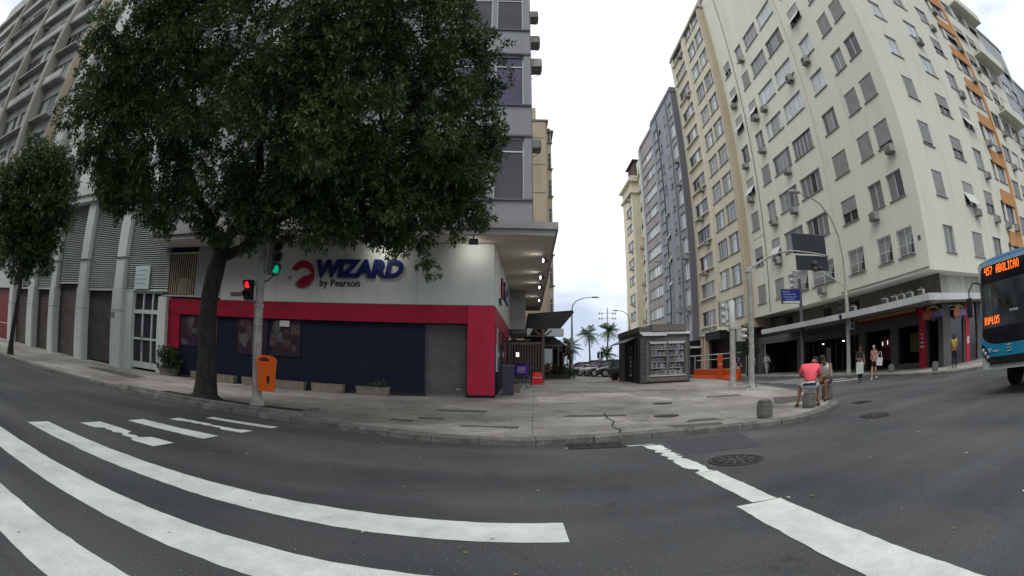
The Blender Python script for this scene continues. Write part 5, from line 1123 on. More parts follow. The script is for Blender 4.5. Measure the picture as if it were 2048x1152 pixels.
# gantry pole with the black signal board seen from behind
t = thing('traffic_light', 'tall grey signal mast whose long arm holds a black board over the side street', 'traffic light', (9.5, 18.2, Gz(9.5, 18.2) - .01)); zb = -Gz(9.5, 18.2)
mb = MB(); mb.lathe([(.3, 0), (.28, .05), (.14, .1), (.115, .5), (.11, 3), (.095, 4.75)], m=M['pole'], n=16); mb.lathe([(.13, 4.68), (.13, 4.86), (.05, 4.9), (0, 4.9)], m=M['pole'], n=16)
for a in range(4): mb.cyl((.22 * cos(a * pi / 2 + .7), .22 * sin(a * pi / 2 + .7)), .03, .04, .12, M['iron'], 8)
mb.build('pole', t)
mb = MB(); mb.tube([(0, 0, 4.78), (.5, 0, 5.05), (1.1, 0, 5.35), (1.8, 0, 5.58), (2.4, 0, 5.66), (3.4, 0, 5.62), (4.6, 0, 5.52)], [.06, .055, .05, .045, .045, .04, .035], M['pole'], 10); mb.build('arm', t)
mb = MB(); mb.box(2.55, 4.55, .06, .1, 5.58, 6.45, M['black']); mb.box(2.65, 4.6, .06, .1, 4.85, 5.50, M['black'])
mb.box(2.5, 4.6, .05, .11, 6.43, 6.48, M['dpole']); mb.build('signal_board', t)
mb = MB(); mb.ell((3.7, .0, 5.15), (.14, .12, .12), M['dpole']); mb.ell((3.7, 0, 4.9), (.13, .12, .12), M['dpole']); mb.ell((4.0, 0, 4.95), (.1, .1, .1), M['dpole']); mb.build('signal_lamp_back', t)
# concrete signal pole beside it
t = thing('traffic_light', 'thick pale concrete signal pole with round knobs and a white box, left of the mast', 'traffic light', (9.4, 19.9, Gz(9.4, 19.9) - .01))
mb = MB(); mb.lathe([(.2, 0), (.15, .15), (.135, .6), (.13, 2.5)], m=M['conc'], n=16); mb.lathe([(.16, 2.46), (.16, 2.54), (.14, 2.56)], m=M['conc'], n=16); mb.lathe([(.145, 2.56), (.15, 3.7), (0, 3.72)], m=M['white'], n=16); mb.build('pole', t)
mb = MB(); mb.box(-.62, -.34, -.1, .1, 2.62, 3.66, M['pole'])
for k in range(3): mb.ell((-.48, -.12, 2.8 + k * .33), (.1, .06, .1), M['white'])
mb.box(-.36, -.12, -.03, .03, 2.6, 2.64, M['dpole']); mb.box(-.36, -.12, -.03, .03, 3.3, 3.34, M['dpole']); mb.build('vehicle_signal_head', t)
mb = MB(); mb.box(.16, .6, -.12, .12, 1.95, 2.5, M['ac']); mb.ell((.55, -.16, 2.42), (.14, .1, .08), M['white']); mb.ell((.55, -.16, 2.15), (.14, .1, .08), M['white']); mb.build('pedestrian_signal_head', t)
# lamp post on the far corner with signal arm
t = thing('street_lamp', 'tall street lamp with a long curved neck on the far corner, carrying signals', 'street lamp', (20.2, 24.4, .13))
mb = MB(); mb.lathe([(.22, 0), (.17, .1), (.15, .6), (.14, 3.4), (.12, 5.4), (.06, 5.5)], m=M['conc'], n=16); mb.build('pole', t)
mb = MB(); mb.tube([(0, 0, 5.4), (0, 0, 7.2), (-.15, 0, 8.5), (-.6, 0, 9.6), (-1.4, 0, 10.5), (-2.4, 0, 10.95), (-3.0, 0, 11.05)], [.07, .06, .055, .05, .045, .04, .035], M['pole'], 8); mb.build('neck', t)
mb = MB(); mb.ell((-3.4, 0, 11.08), (.5, .16, .13), M['pole']); mb.build('lamp_head', t)
mb = MB(); mb.tube([(0, 0, 5.35), (-.8, 0, 5.75), (-1.8, 0, 6.2), (-2.8, 0, 6.5), (-3.6, 0, 6.6)], .045, M['white'], 8); mb.build('signal_arm', t)
mb = MB()
for k in range(3): mb.box(-.66, -.36, -.14, .12, 3.35 + k * .42, 3.74 + k * .42, M['black']); mb.ell((-.7, -.1, 3.54 + k * .42), (.14, .14, .15), M['black'])
mb.box(-.4, -.1, -.02, .02, 4.5, 4.54, M['black']); mb.build('vehicle_signal_head', t)
mb = MB(); mb.box(-.05, .35, -.32, -.16, 2.75, 3.5, M['white']); mb.box(.02, .28, -.33, -.321, 3.14, 3.44, M['dpole']); mb.box(.02, .28, -.33, -.321, 2.82, 3.08, M['dpole']); mb.build('pedestrian_signal_head', t)
# dark pole with blue direction sign
t = thing('sign_pole', 'dark pole carrying a blue street sign and grey signal boxes before the shops', 'sign pole', (20.0, 29.9, .13))
mb = MB(); mb.lathe([(.2, 0), (.14, .2), (.12, 6.8), (0, 6.82)], m=M['dpole'], n=14); mb.build('pole', t)
BLU = mat('blue_sign_face', (.02, .025, .19), .45, .05)
mb = MB(); mb.box(-1.85, -.15, -.22, -.12, 5.05, 6.05, M['dpole']); mb.box(-1.80, -.2, -.235, -.221, 5.25, 6.0, BLU); mb.box(-1.72, -.22, -.235, -.221, 5.07, 5.23, M['blindw']); mb.build('blue_sign', t)
mb = MB(); ps = mat('sign_text_pale_blue', (.25, .28, .5), .5)
for z, a, b in ((5.86, -1.7, -1.1), (5.68, -1.7, -.65), (5.5, -1.65, -.6), (5.34, -1.5, -.8)):
    x = a
    while x < b: mb.box(x, x + .09, -.243, -.236, z - .04, z + .04, ps); x += .13
mb.build('sign_lettering', t)
mb = MB()
for k in range(3): mb.box(-.62, -.22, -.12, .14, 6.12 + k * .42, 6.5 + k * .42, M['ac']); mb.ell((-.72, 0, 6.3 + k * .42), (.14, .13, .14), M['white'])
mb.build('vehicle_signal_head', t)
# curved lamps further down the side street
def lamp(x, y, h, arm, label, s=1, base=None, head_z=.25):
    z0 = Gz(x, y); t = thing('street_lamp', label, 'street lamp', (x, y, z0 - .02)); mb = MB()
    mb.lathe([(.17, 0), (.13, .3), (.1, h * .45), (.075, h * .72), (.05, h * .84)], m=M['pole'], n=12); mb.build('pole', t)
    mb = MB(); mb.tube([(0, 0, h * .83), (arm * .04, 0, h * .90), (arm * .16, 0, h * .95), (arm * .4, 0, h * .985), (arm * .7, 0, h)], [.05, .045, .04, .035, .03], M['pole'], 8); mb.build('neck', t)
    mb = MB(); mb.ell((arm * .88, 0, h + .0), (abs(arm) * .17, .11, .07), M['pole']); mb.build('lamp_head', t); return t
lamp(5.1, 43, 6.9, 2.3, 'slender street lamp with a neck curving right, left of the parked cars')
lamp(11.6, 49, 6.5, -1.6, 'street lamp whose neck pokes left above the newsstand roof')
t = lamp(11.4, 34, 8.9, 1.5, 'street lamp with two opposed arms in front of the blue grey facade')
mb = MB(); mb.tube([(0, 0, 8.0), (-.4, 0, 8.35), (-.9, 0, 8.3)], .035, M['pole'], 6); mb.ell((-1.1, 0, 8.25), (.25, .1, .07), M['pole']); mb.build('lamp_head', t)
t = thing('floodlight_mast', 'thin beach floodlight mast with two crossbars above the right palm', 'mast', (20.6, 108, .5))
mb = MB(); mb.lathe([(.18, 0), (.12, 13.5), (0, 14.3)], m=M['pole'], n=8); mb.build('pole', t)
mb = MB()
for z in (11.6, 12.7):
    mb.tube([(-1.9, 0, z), (1.9, 0, z)], .05, M['pole'], 5)
    for x in (-1.8, -1.2, 1.2, 1.8): mb.box(x - .16, x + .16, -.15, .1, z - .3, z + .1, M['pole'])
mb.build('floodlight_bar', t)
t = thing('traffic_light', 'small black traffic lights on a thin post among the far palms', 'traffic light', (12.6, 70, .45))
mb = MB(); mb.cyl((0, 0), .06, 0, 3.2, M['pole'], 8); mb.tube([(0, 0, 3.1), (-.6, 0, 3.1)], .03, M['pole'], 5); mb.build('pole', t)
mb = MB(); mb.box(-.75, -.42, -.12, .12, 2.3, 3.1, M['black']); mb.build('vehicle_signal_head', t); mb = MB(); mb.box(-.28, .05, -.12, .12, 2.4, 3.2, M['black']); mb.build('vehicle_signal_head', t)

# stone stools / bollards
def stool(x, y, label, s=1.0):
    t = thing('stone_bollard', label, 'bollard', (x, y, Gz(x, y) - .005), random.Random(x).uniform(0, .5), 'round stone stools along the kerb'); mb = MB()
    mb.lathe([(.0, 0), (.175 * s, 0), (.19 * s, .04), (.205 * s, .08), (.205 * s, .34), (.195 * s, .365)], m=M['boll'], n=8, smooth=False)
    mb.build('base', t); mb = MB(); mb.lathe([(.155 * s, .36), (.165 * s, .375), (.17 * s, .40), (.15 * s, .43), (.05, .445), (0, .445)], m=M['boll'], n=16); mb.build('seat', t); return t
stool(5.75, 10.28, 'squat stone bollard with nobody on it near the kerb'); ST = (7.65, 11.05); stool(*ST, 'squat stone bollard that the man in the coral shirt sits on')
stool(9.1, 12.1, 'squat stone bollard under the man in the white vest')
stool(20.15, 20.0, 'pale stone bollard on the far pavement right of the woman with the white bag'); stool(19.75, 15.9, 'pale stone bollard on the far pavement near the person in yellow')

# planters along the shopfront
def planter(xa, xb, label, z1=.35, plant=None, back=.5):
    a = RW @ Vector(((xa + 15.6), -back, 0)); t = thing('planter', label, 'planter', (a.x, a.y, Gz(a.x, a.y) - .01), R(3), 'stone troughs under the school windows'); w = xb - xa; mb = MB()
    mb.add([(0.03, 0, 0), (w - .03, 0, 0), (w - .03, .34, 0), (.03, .34, 0), (0, -.03, z1), (w, -.03, z1), (w, .37, z1), (0, .37, z1)], [(0, 1, 5, 4), (1, 2, 6, 5), (2, 3, 7, 6), (3, 0, 4, 7)], M['stonep'])
    mb.add([(0, -.03, z1), (w, -.03, z1), (w, .37, z1), (0, .37, z1), (.05, .02, z1), (w - .05, .02, z1), (w - .05, .32, z1), (.05, .32, z1)], [(0, 1, 5, 4), (1, 2, 6, 5), (2, 3, 7, 6), (3, 0, 4, 7)], M['stonep'])
    mb.build('trough', t); mb = MB(); mb.quad((.05, .02, z1 - .04), (w - .05, .02, z1 - .04), (w - .05, .32, z1 - .04), (.05, .32, z1 - .04), M['soil']); mb.build('soil', t)
    if plant == 'shrub':
        mb = MB(); leaf_cloud(mb, [(w * .15, .1, z1 + .35, .4), (w * .55, .15, z1 + .45, .5), (w * .95, .15, z1 + .3, .4), (w * .75, .15, z1 + .7, .3), (w * .1, .1, z1 + .7, .22)], rt, 420, .13, .07, M_LEAF2, .2, 0, 6); mb.build('shrub', t)
    if plant == 'small':
        mb = MB(); leaf_cloud(mb, [(w * .6, .15, z1 + .05, .16), (w * .78, .15, z1 + .06, .13), (w * .35, .15, z1 + .03, .1)], rt, 1500, .08, .05, M_LEAF2, .2, 0, 5)
        for k in range(7): mb.ell((w * .62 + .05 * k - .1, .08, z1 + .12 + .03 * sin(k * 2)), (.018, .018, .014), M['blindw'], 5, 3)
        mb.build('small_plant', t)
    return t
planter(-15.3, -14.35, 'stone trough with a dark leafy shrub beside the white glass door', .34, 'shrub')
planter(-13.35, -12.75, 'small white trough mostly hidden by the tree trunk'); planter(-12.1, -11.0, 'empty stone trough just right of the tree trunk'); planter(-10.6, -9.55, 'stone trough behind the traffic light pole')
planter(-9.0, -7.75, 'stone trough just right of the orange litter bin'); planter(-7.45, -6.15, 'stone trough second from the grey roller shutter'); planter(-5.65, -4.4, 'stone trough with small white flowering plants next to the roller shutter', .33, 'small')

# ---- newsstand kiosk
KZ = Gz(8, 26) - .03
t = thing('newsstand', 'dark metal newsstand with magazines in its window and a drooping roof edge', 'newsstand', (6.5, 25.0, KZ)); t.scale = (.84, 1, 1)
mb = MB(); mb.box(0, 3.2, 0, 5.4, 0, 2.62, M['bronze']); mb.box(.35, 3.05, -.03, -.003, .12, 2.35, M['tan'])
mb.box(3.05, 3.22, -.04, .1, 0, 2.6, M['dpole']); mb.box(-.03, .05, -.02, .1, 0, 2.6, M['dpole'])
mb.prism([(0, 0), (3.1, 0), (3.1, .5), (0, 5.2)], -.02, .06, M['conc']); mb.build('wall', t)
mb = MB(); mb.box(.75, 3.0, .0, 5.2, 2.68, 3.02, M['tan']); mb.box(-.1, .74, .05, 5.3, 2.62, 2.9, M['bronze'])
mb.xprism([(-.18, 2.50), (.1, 2.62), (.1, 2.66), (-.18, 2.54)], -.05, 3.25, M['alu']); mb.xprism([(-.3, 2.42), (-.1, 2.5), (-.1, 2.53), (-.3, 2.45)], .05, 1.6, M['alu']); mb.build('roof', t)
mb = MB(); mb.yprism([(-.85, 2.12), (0, 2.42), (0, 2.48), (-.85, 2.16)], .8, 5.0, M['dpole']); mb.build('side_awning', t)
mb = MB(); wx = [(.62, 1.62), (1.80, 2.80)]
mb.box(.5, 2.92, -.07, -.031, 2.02, 2.14, M['alu']); mb.box(.5, 2.92, -.09, -.031, .36, .42, M['alu']); mb.box(.5, .58, -.07, -.031, .4, 2.1, M['dpole']); mb.box(1.66, 1.76, -.07, -.031, .4, 2.1, M['tan']); mb.box(2.84, 2.92, -.07, -.031, .4, 2.1, M['dpole'])
for a, b in wx: mb.box(a, b, -.035, -.031, .42, 2.02, M['dark'])
mb.build('display_window', t)
rk = random.Random(6); MC = [mat('magazine_%s' % n, c, .5) for n, c in (('white', (.25, .25, .26)), ('rose', (.14, .11, .11)), ('sand', (.15, .145, .13)), ('blue', (.10, .11, .13)), ('dark', (.06, .06, .07)))]
mb = MB()
for a, b in wx:
    for s in range(5):
        z = .47 + s * .315; mb.box(a, b, -.06, -.036, z - .02, z, M['alu']); x = a + .02
        while x < b - .1: w = rk.uniform(.08, .14); mb.box(x, x + w, -.055 - rk.random() * .005, -.04, z, z + rk.uniform(.17, .27), MC[rk.choice([0, 0, 1, 2, 2, 3, 4])]); x += w + .012
mb.build('magazines', t)
mb = MB(); mb.box(-.035, -.003, .3, 3.6, 0, 2.35, M['dark'])
for k in range(7): mb.obox((-.09, 1.9, .45 + k * .24), (.03, .3, .17), Matrix.Rotation(R(35), 3, 'Y') @ Matrix.Rotation(R(20), 3, 'X'), MC[k % 2 * 4 if k % 3 else 0]); mb.obox((.3 - .06, -.06, .6 + k * .24), (.22, .02, .14), Matrix.Rotation(R(-25), 3, 'Y'), MC[4])
for y in (.3, 1.0, 2.6): mb.box(-.06, -.036, y, y + .05, .02, 2.4, M['bronze'])
mb.build('magazine_rack', t)
t = thing('planter', 'dark red plant pot with a spiky green plant left of the newsstand', 'planter', (6.5, 31.6, Gz(6.3, 31.6)))
mb = MB(); mb.lathe([(.2, 0), (.3, .45), (.26, .45), (.24, .4), (0, .39)], m=mat('red_pot', (.08, .010, .012), .5), n=14); mb.build('pot', t)
mb = MB(); leaf_cloud(mb, [(-.1, 0, .7, .4), (0, 0, .9, .3)], rt, 160, .34, .05, M_PALM, .3, 0, 9); mb.build('plant', t)

# ---- orange water barriers and tall orange sign panel
def barrier(x, y, a, label):
    t = thing('road_barrier', label, 'road barrier', (x, y, Rz(x, y)), a, 'orange plastic barriers across the side street'); mb = MB()
    mb.xprism([(-.25, 0), (.25, 0), (.25, .12), (.13, .5), (.11, 1.0), (-.11, 1.0), (-.13, .5), (-.25, .12)], 0, .97, M['orangeb'])
    mb.build('body', t); t.scale = (1.15, 1, .8); mb = MB()
    for q in (.06, .52): mb.box(q, q + .38, -.125, .125, 1.0, 1.07, mat('barrier_cap', (.62, .28, .18), .5))
    mb.build('cap', t); return t
BA, BB = Vector((14.6, 38.4)), Vector((16.4, 33.6)); dv = (BB - BA).normalized(); ba = math.atan2(dv.y, dv.x)
nm = ['first orange plastic barrier, at the left end of the row', 'second orange barrier of the row, counted from its left end', 'orange barrier standing just left of the tall orange panel', 'orange barrier partly behind the pale concrete signal pole', 'orange barrier at the right end of the row, beside the woman in black']
for k in range(5): p = BA.lerp(BB, k / 5); barrier(p.x, p.y, ba, nm[k])
p = BA.lerp(BB, .62); mb = MB(); mb.box(-.2, .2, -.06, .06, .0, 1.95, M['orangeb']); mb.box(-.15, .15, -.07, -.061, 1.2, 1.26, M['blindw'])
o = mb.build('orange_panel'); o.location = (p.x - .25, p.y - .3, Rz(p.x, p.y)); tag(o, 'tall narrow orange panel rising above the plastic barriers', 'sign panel')
# rails of the bike station
t = thing('bike_rack', 'long horizontal metal rail on posts behind the orange barriers', 'rail', (0, 0, 0)); mb = MB()
mb.tube([(15.0, 41, 2.15), (21.5, 41, 2.35)], .05, M['alu'], 6); mb.tube([(15.4, 40, 1.75), (19.5, 40, 1.85)], .04, M['alu'], 6); mb.build('rail', t)
for x in (15.6, 18.2, 20.8): mb = MB(); mb.cyl((x, 41), .04, .2, 2.2, M['alu'], 6); mb.build('post', t)

# ---- restaurant pavilion beyond the canopy
t = thing('restaurant_pavilion', 'dark restaurant pavilion with a timber slat fence, glass panel and sloping roofs', 'restaurant', (0, 28, Gz(1, 28) - .02)); z0 = t.location.z
mb = MB(); x = -.15
while x < 1.65: mb.box(x, x + .07, .0, .05, .1, 2.15, M['wood']); x += .145
mb.box(-.2, 1.8, -.03, .06, 2.15, 2.3, M['wood']); mb.box(-.2, 1.8, -.02, .07, 0, .12, M['wood']); mb.build('slat_fence', t)
mb = MB(); mb.box(1.66, 1.8, -.05, .09, 0, 3.0, M['wood']); mb.tube([(1.73, 0, 2.55), (2.2, .1, 2.95)], .05, M['wood'], 4); mb.tube([(1.73, 0, 2.55), (1.25, .1, 2.95)], .05, M['wood'], 4); mb.build('post', t)
mb = MB(); mb.box(1.0, 3.4, 5.2, 5.9, 2.95, 3.45, M['alu']); mb.box(1.2, 2.0, .1, 5.5, 3.0, 3.1, M['woodd']); mb.build('roof_edge', t)
mb = MB(); mb.yprism([(1.2, 4.9), (4.55, 5.15), (4.6, 4.95), (3.7, 3.9), (3.1, 3.2), (1.0, 3.2)], 9.5, 14, M['rooft']); mb.build('awning', t)
mb = MB(); mb.yprism([(1.6, 3.9), (2.6, 3.75), (4.75, 2.15), (4.75, 1.95), (4.2, 1.95), (1.6, 3.0)], 11, 15, M['rooft']); mb.build('sloping_roof', t)
mb = MB(); mb.box(-.2, 3.9, 12.5, 12.7, 0, 3.1, M['woodd']); mb.box(2.25, 3.1, 10.9, 10.95, .7, 2.35, M['bglass']); mb.box(2.2, 2.25, 10.88, 10.97, 0, 2.6, M['wood']); mb.box(3.1, 3.15, 10.88, 10.97, 0, 2.6, M['wood']); mb.box(3.5, 3.62, 10.88, 11, 0, 2.6, M['wood']); mb.box(2.2, 3.9, 10.85, 11, 2.5, 2.68, M['wood'])
mb.box(3.9, 4.05, 11, 12.5, 0, 2.6, M['wood']); mb.build('wall', t)
mb = MB(); mb.box(.22, .42, -.12, -.04, 1.45, 1.75, M['black']); mb.box(.24, .3, -.13, -.121, 1.48, 1.72, mat('wall_lamp_glow', (1, .95, .85), emit=1.5)); mb.box(.34, .40, -.13, -.121, 1.48, 1.72, mat('wall_lamp_glow', (1, 1, 1))); mb.build('wall_lamp', t)
t = thing('hedge', 'dark clipped hedge in a planter box in front of the restaurant', 'hedge', (2.4, 38.6, Gz(3, 38.6)))
mb = MB(); mb.box(0, 2.0, 0, 1.2, 0, .35, M['woodd']); mb.build('planter_box', t)
mb = MB(); leaf_cloud(mb, [(.3, .3, .7, .45), (.8, .3, .75, .5), (1.3, .3, .7, .5), (1.8, .4, .65, .45), (1.1, .8, .8, .5)], rt, 260, .16, .08, M_LEAF2, .1, 0, 6); mb.build('foliage', t)
t = thing('topiary', 'round clipped shrub on a stem beside the restaurant hedge', 'shrub', (4.55, 39.8, Gz(4.5, 39.8)))
mb = MB(); mb.cyl((0, 0), .05, 0, 1.2, M['bark'], 6); mb.build('stem', t)
mb = MB(); leaf_cloud(mb, [(-.25, 0, 1.45, .45), (.1, 0, .45, .5)], rt, 420, .14, .08, M_LEAF2, .1, 0, 6); mb.build('foliage', t)

# ---- things by the side wall
t = thing('cabinet', 'dark purple grey steel cabinet against the side wall near the red pillar', 'cabinet', (-.35, 19.6, Gz(-.3, 19.6)), R(-2))
CB = mat('dull_purple_steel', (.05, .045, .075), .5, .15, 3)
mb = MB(); mb.box(0, .42, 0, .7, 0, 1.15, CB); mb.box(-.03, .46, -.04, .74, 1.15, 1.19, M['dgrey']); mb.build('body', t)
t = thing('planter', 'small stone trough against the side wall below the purple bicycle bag', 'planter', (-.2, 20.8, Gz(0, 20.8)))
mb = MB(); mb.box(0, .55, 0, 1.0, 0, .38, M['stonep']); mb.box(.05, .5, .05, .95, .38, .383, M['soil']); mb.build('trough', t)
t = thing('bicycle', 'delivery bicycle leaning at the side wall under the canopy', 'bicycle', (.55, 23.4, Gz(.5, 23.4)), R(62))
def wheel(mb, x, r=.33):
    mb.tube([(x + r * cos(a * pi / 12), 0, r + r * sin(a * pi / 12)) for a in range(25)], .02, M['rubber'], 6, caps=False)
    for a in range(10): mb.tube([(x, 0, r), (x + r * cos(a * pi / 5), 0, r + r * sin(a * pi / 5))], .003, M['steel'], 3)
for x in (-.52, .52): mb = MB(); wheel(mb, x); mb.build('wheel', t)
mb = MB()
for a, b in (((-.52, 0, .33), (-.12, 0, .3)), ((-.12, 0, .3), (-.22, 0, .85)), ((-.12, 0, .3), (.32, 0, .72)), ((-.2, 0, .75), (.3, 0, .8)), ((-.52, 0, .33), (-.2, 0, .75)), ((.52, 0, .33), (.3, 0, .9))): mb.tube([a, b], .016, M['dpole'], 6)
mb.build('frame', t)
mb = MB(); mb.tube([(.28, -.26, .98), (.3, 0, .92), (.28, .26, .98)], .014, M['steel'], 6); mb.build('handlebar', t); mb = MB(); mb.ell((-.24, 0, .9), (.13, .07, .035), M['black']); mb.build('saddle', t)
PUR = mat('purple_fabric', (.05, .018, .16), .6, .12, 5)
t = thing('delivery_bag', 'purple box shaped delivery bag with a pale logo resting on the bicycle', 'bag', (.42, 22.75, Gz(.5, 23) + .62), R(-18))
mb = MB(); mb.rbox(-.30, .30, -.24, .24, 0, .52, .06, PUR); mb.rbox(-.28, .28, -.22, .22, .52, .58, .06, PUR); mb.build('body', t)
mb = MB(); mb.box(-.1, .27, -.252, -.242, .12, .42, mat('bag_panel_lilac', (.25, .2, .45), .5)); [mb.box(-.05 + .08 * k, .0 + .08 * k, -.26, -.253, .22 + .02 * k, .28 + .02 * k, M['blindw']) for k in range(4)]; mb.build('logo_panel', t)
RF = mat('fluorescent_red_fabric', (.85, .02, .03), .5, .2, 8); 
t = thing('delivery_bag', 'bright red delivery backpack standing on the ground by the timber post', 'bag', (1.33, 26.6, Gz(1.3, 26.6)))
mb = MB(); V = [(-.27, -.2, 0), (.27, -.2, 0), (.27, .2, 0), (-.27, .2, 0), (-.24, -.18, .48), (.24, -.18, .48), (.24, .18, .48), (-.24, .18, .48), (-.17, -.13, .62), (.17, -.13, .62), (.17, .13, .62), (-.17, .13, .62)]
mb.add(V, [(0, 1, 5, 4), (1, 2, 6, 5), (2, 3, 7, 6), (3, 0, 4, 7), (4, 5, 9, 8), (5, 6, 10, 9), (6, 7, 11, 10), (7, 4, 8, 11), (8, 9, 10, 11)], RF)
mb.box(-.25, .25, -.215, -.2, .34, .38, M['blindw'])
for k in range(5): mb.tube([(-.18 + k * .09, -.21, .05), (-.16 + k * .08, -.205, .3)], .01, mat('fluorescent_red_dark', (.45, .01, .02), .5), 4)
mb.build('body', t)
# ============================================================ vehicles
def carpaint(n, c): return mat('car_paint_' + n, c, .35, .05, 1, spec=.5, coat=.6)
def make_car(label, paint, loc, rz, L_=4.2, H=1.48, hatch=True):
    t = thing('parked_car', label, 'car', loc, rz, 'cars parked nose out beside the newsstand'); k = L_ / 4.2
    st = [(-2.1, .50, .62), (-2.06, .60, .72), (-1.85, .74, .82), (-1.4, .84, .86), (-.95, .93, .88), (0, .96, .89), (1.0, .98, .89), (1.75, .97, .87), (2.0, .88, .83), (2.08, .62, .78)]
    mb = MB(); V = []; n = 11
    for x, top, hw in st:
        zl = .24 if -1.9 < x < 1.9 else .3
        ring = [(-hw * .93, zl), (-hw, zl + .12), (-hw * 1.0, top * .72), (-hw * .965, top * .93), (-hw * .80, top), (0, top + .035), (hw * .80, top), (hw * .965, top * .93), (hw, top * .72), (hw, zl + .12), (hw * .93, zl)]
        V += [(x * k, y, z) for y, z in ring]
    F = [(i * n + j, i * n + (j + 1) % n, (i + 1) * n + (j + 1) % n, (i + 1) * n + j) for i in range(len(st) - 1) for j in range(n)]
    mb.add(V, F, paint, True); mb.add(V[:n], [tuple(range(n))], paint); mb.add(V[-n:], [tuple(range(n - 1, -1, -1))], paint)
    for x in (-1.3, 1.28):
        for s in (-1, 1): mb.tube([(x * k, s * .78, .32), (x * k, s * .895, .32)], .37, M['dark'], 18)
    mb.build('body', t)
    gs = [(-1.0, .95, .78), (-.45, H - .12, .66), (-.1, H - .02, .62), (.7, H, .61), (1.35, H - .06, .60), (1.85 if hatch else 1.55, .98, .70)]
    mb = MB(); V = []
    for x, z, hw in gs: V += [(x * k, -max(hw, .79 if z < 1 else hw), min(z, .97)), (x * k, -hw, z), (x * k, hw, z), (x * k, max(hw, .79 if z < 1 else hw), min(z, .97))]
    V2 = []
    for i, (x, z, hw) in enumerate(gs):
        b = .80; V2 += [(x * k, -b, .95), (x * k, -hw, z), (x * k, hw, z), (x * k, b, .95)]
    mb.add(V2, [(i * 4 + j, i * 4 + j + 1, i * 4 + j + 5, i * 4 + j + 4) for i in range(len(gs) - 1) for j in range(3)], M['dglass'], True); mb.build('windows', t)
    mb = MB(); mb.add([(gs[i][0] * k, s * (gs[i][2] + .004), gs[i][1] + .012) for i in (1, 2, 3, 4) for s in (-1, 1)], [(0, 1, 3, 2), (2, 3, 5, 4), (4, 5, 7, 6)], paint, True)
    for s in (-1, 1):
        for a, b in (((-.98, .79, .95), (-.45, .665, H - .11)), ((.35, .80, .95), (.32, .62, H)), ((1.82 if hatch else 1.5, .77, .96), (1.35, .605, H - .05))): mb.tube([(a[0] * k, s * a[1], a[2]), (b[0] * k, s * b[1], b[2])], .032, paint, 5)
        mb.tube([(gs[1][0] * k, s * .665, gs[1][1]), (gs[2][0] * k, s * .63, gs[2][1]), (gs[3][0] * k, s * .62, gs[3][1]), (gs[4][0] * k, s * .61, gs[4][1])], .03, paint, 5)
    mb.build('roof', t)
    for x in (-1.3, 1.28):
        for s in (-1, 1):
            mb = MB(); mb.tube([(x * k, s * .70, .32), (x * k, s * .905, .32)], .315, M['rubber'], 20); o = mb.build('wheel', t)
            mb = MB(); mb.tube([(x * k, s * .9, .32), (x * k, s * .915, .32)], .2, M['alu'], 16)
            for a in range(6): mb.tube([(x * k + .06 * cos(a * pi / 3 + .3), s * .92, .32 + .06 * sin(a * pi / 3 + .3)), (x * k + .17 * cos(a * pi / 3 + .3), s * .92, .32 + .17 * sin(a * pi / 3 + .3))], .02, M['dark'], 4)
            mb.build('rim', o)
    for s in (-1, 1):
        mb = MB(); mb.ell((-1.98 * k, s * .60, .66), (.12, .17, .07), mat('headlamp_glass', (.6, .62, .62), .1, .1, 8, metal=.3)); mb.build('headlight', t)
        mb = MB(); mb.ell((-.85 * k, s * .97, 1.0), (.06, .1, .07), paint); mb.build('wing_mirror', t)
    mb = MB(); mb.box(-2.125 * k, -2.07 * k, -.45, .45, .36, .54, M['black']); mb.box(-2.13 * k, -2.1 * k, -.2, .2, .42, .52, M['alu']); mb.build('grille', t)
    return t
cz = Gz(9, 45)
C1 = carpaint('dark_blue', (.012, .016, .03)); C2 = carpaint('silver', (.24, .25, .27)); C3 = carpaint('black', (.012, .012, .013)); C4 = carpaint('white', (.55, .56, .57)); C5 = carpaint('grey', (.06, .062, .068))
make_car('dark blue hatchback, nearest of the parked cars beside the newsstand', C1, (9.5, 44.2, cz), R(-8))
make_car('dark grey car second in the parked row, just behind the dark blue one', C5, (9.0, 46.9, cz), R(-8), 4.3, 1.55)
make_car('grey car third in the parked row', C2, (8.7, 49.6, cz), R(-8), 4.2, 1.5)
make_car('black car fourth in the parked row, mostly hidden', C3, (8.4, 52.3, cz), R(-8), 4.2, 1.6)
make_car('white car farthest left in the parked row, beside the lamp base', C4, (7.7, 57.5, cz), R(-8), 4.1, 1.5)

# ---- city bus
bt = thing('city_bus', 'blue and white city bus with orange display, entering from the right edge', 'bus', (11.3, 5.95, 0), R(-90))
BW = mat('bus_white_paint', (.52, .58, .56), .4, .05, 1, spec=.5, coat=.4); BB_ = mat('bus_blue_paint', (.008, .24, .42), .35, .08, 1, spec=.5, coat=.5); BK = mat('bus_black_gloss', (.012, .014, .018), .15, .1, 1, spec=.5); BR = mat('bus_roof_blue', (.06, .19, .33), .4, .1, 1, coat=.4)
def bx(x): return .10 * (abs(x) / 1.25) ** 3 + (.10 if abs(x) > 1.2 else 0) * (abs(x) - 1.2) / .05
def bz(z): return .0 if z < 1.5 else (z - 1.5) * .07 if z < 2.8 else .091 + (z - 2.8) ** 2 * .55
def panel(mb, xa, xb, zl, zu, off, m, nx=14, nz=5):
    V = []; f = (lambda v: (lambda x: v)) ; zl = zl if callable(zl) else f(zl); zu = zu if callable(zu) else f(zu)
    for i in range(nx + 1):
        x = xa + (xb - xa) * i / nx
        for j in range(nz + 1): z = zl(x) + (zu(x) - zl(x)) * j / nz; V.append((x, bx(x) + bz(z) - off, z))
    mb.add(V, [(i * (nz + 1) + j, (i + 1) * (nz + 1) + j, (i + 1) * (nz + 1) + j + 1, i * (nz + 1) + j + 1) for i in range(nx) for j in range(nz)], m, True)
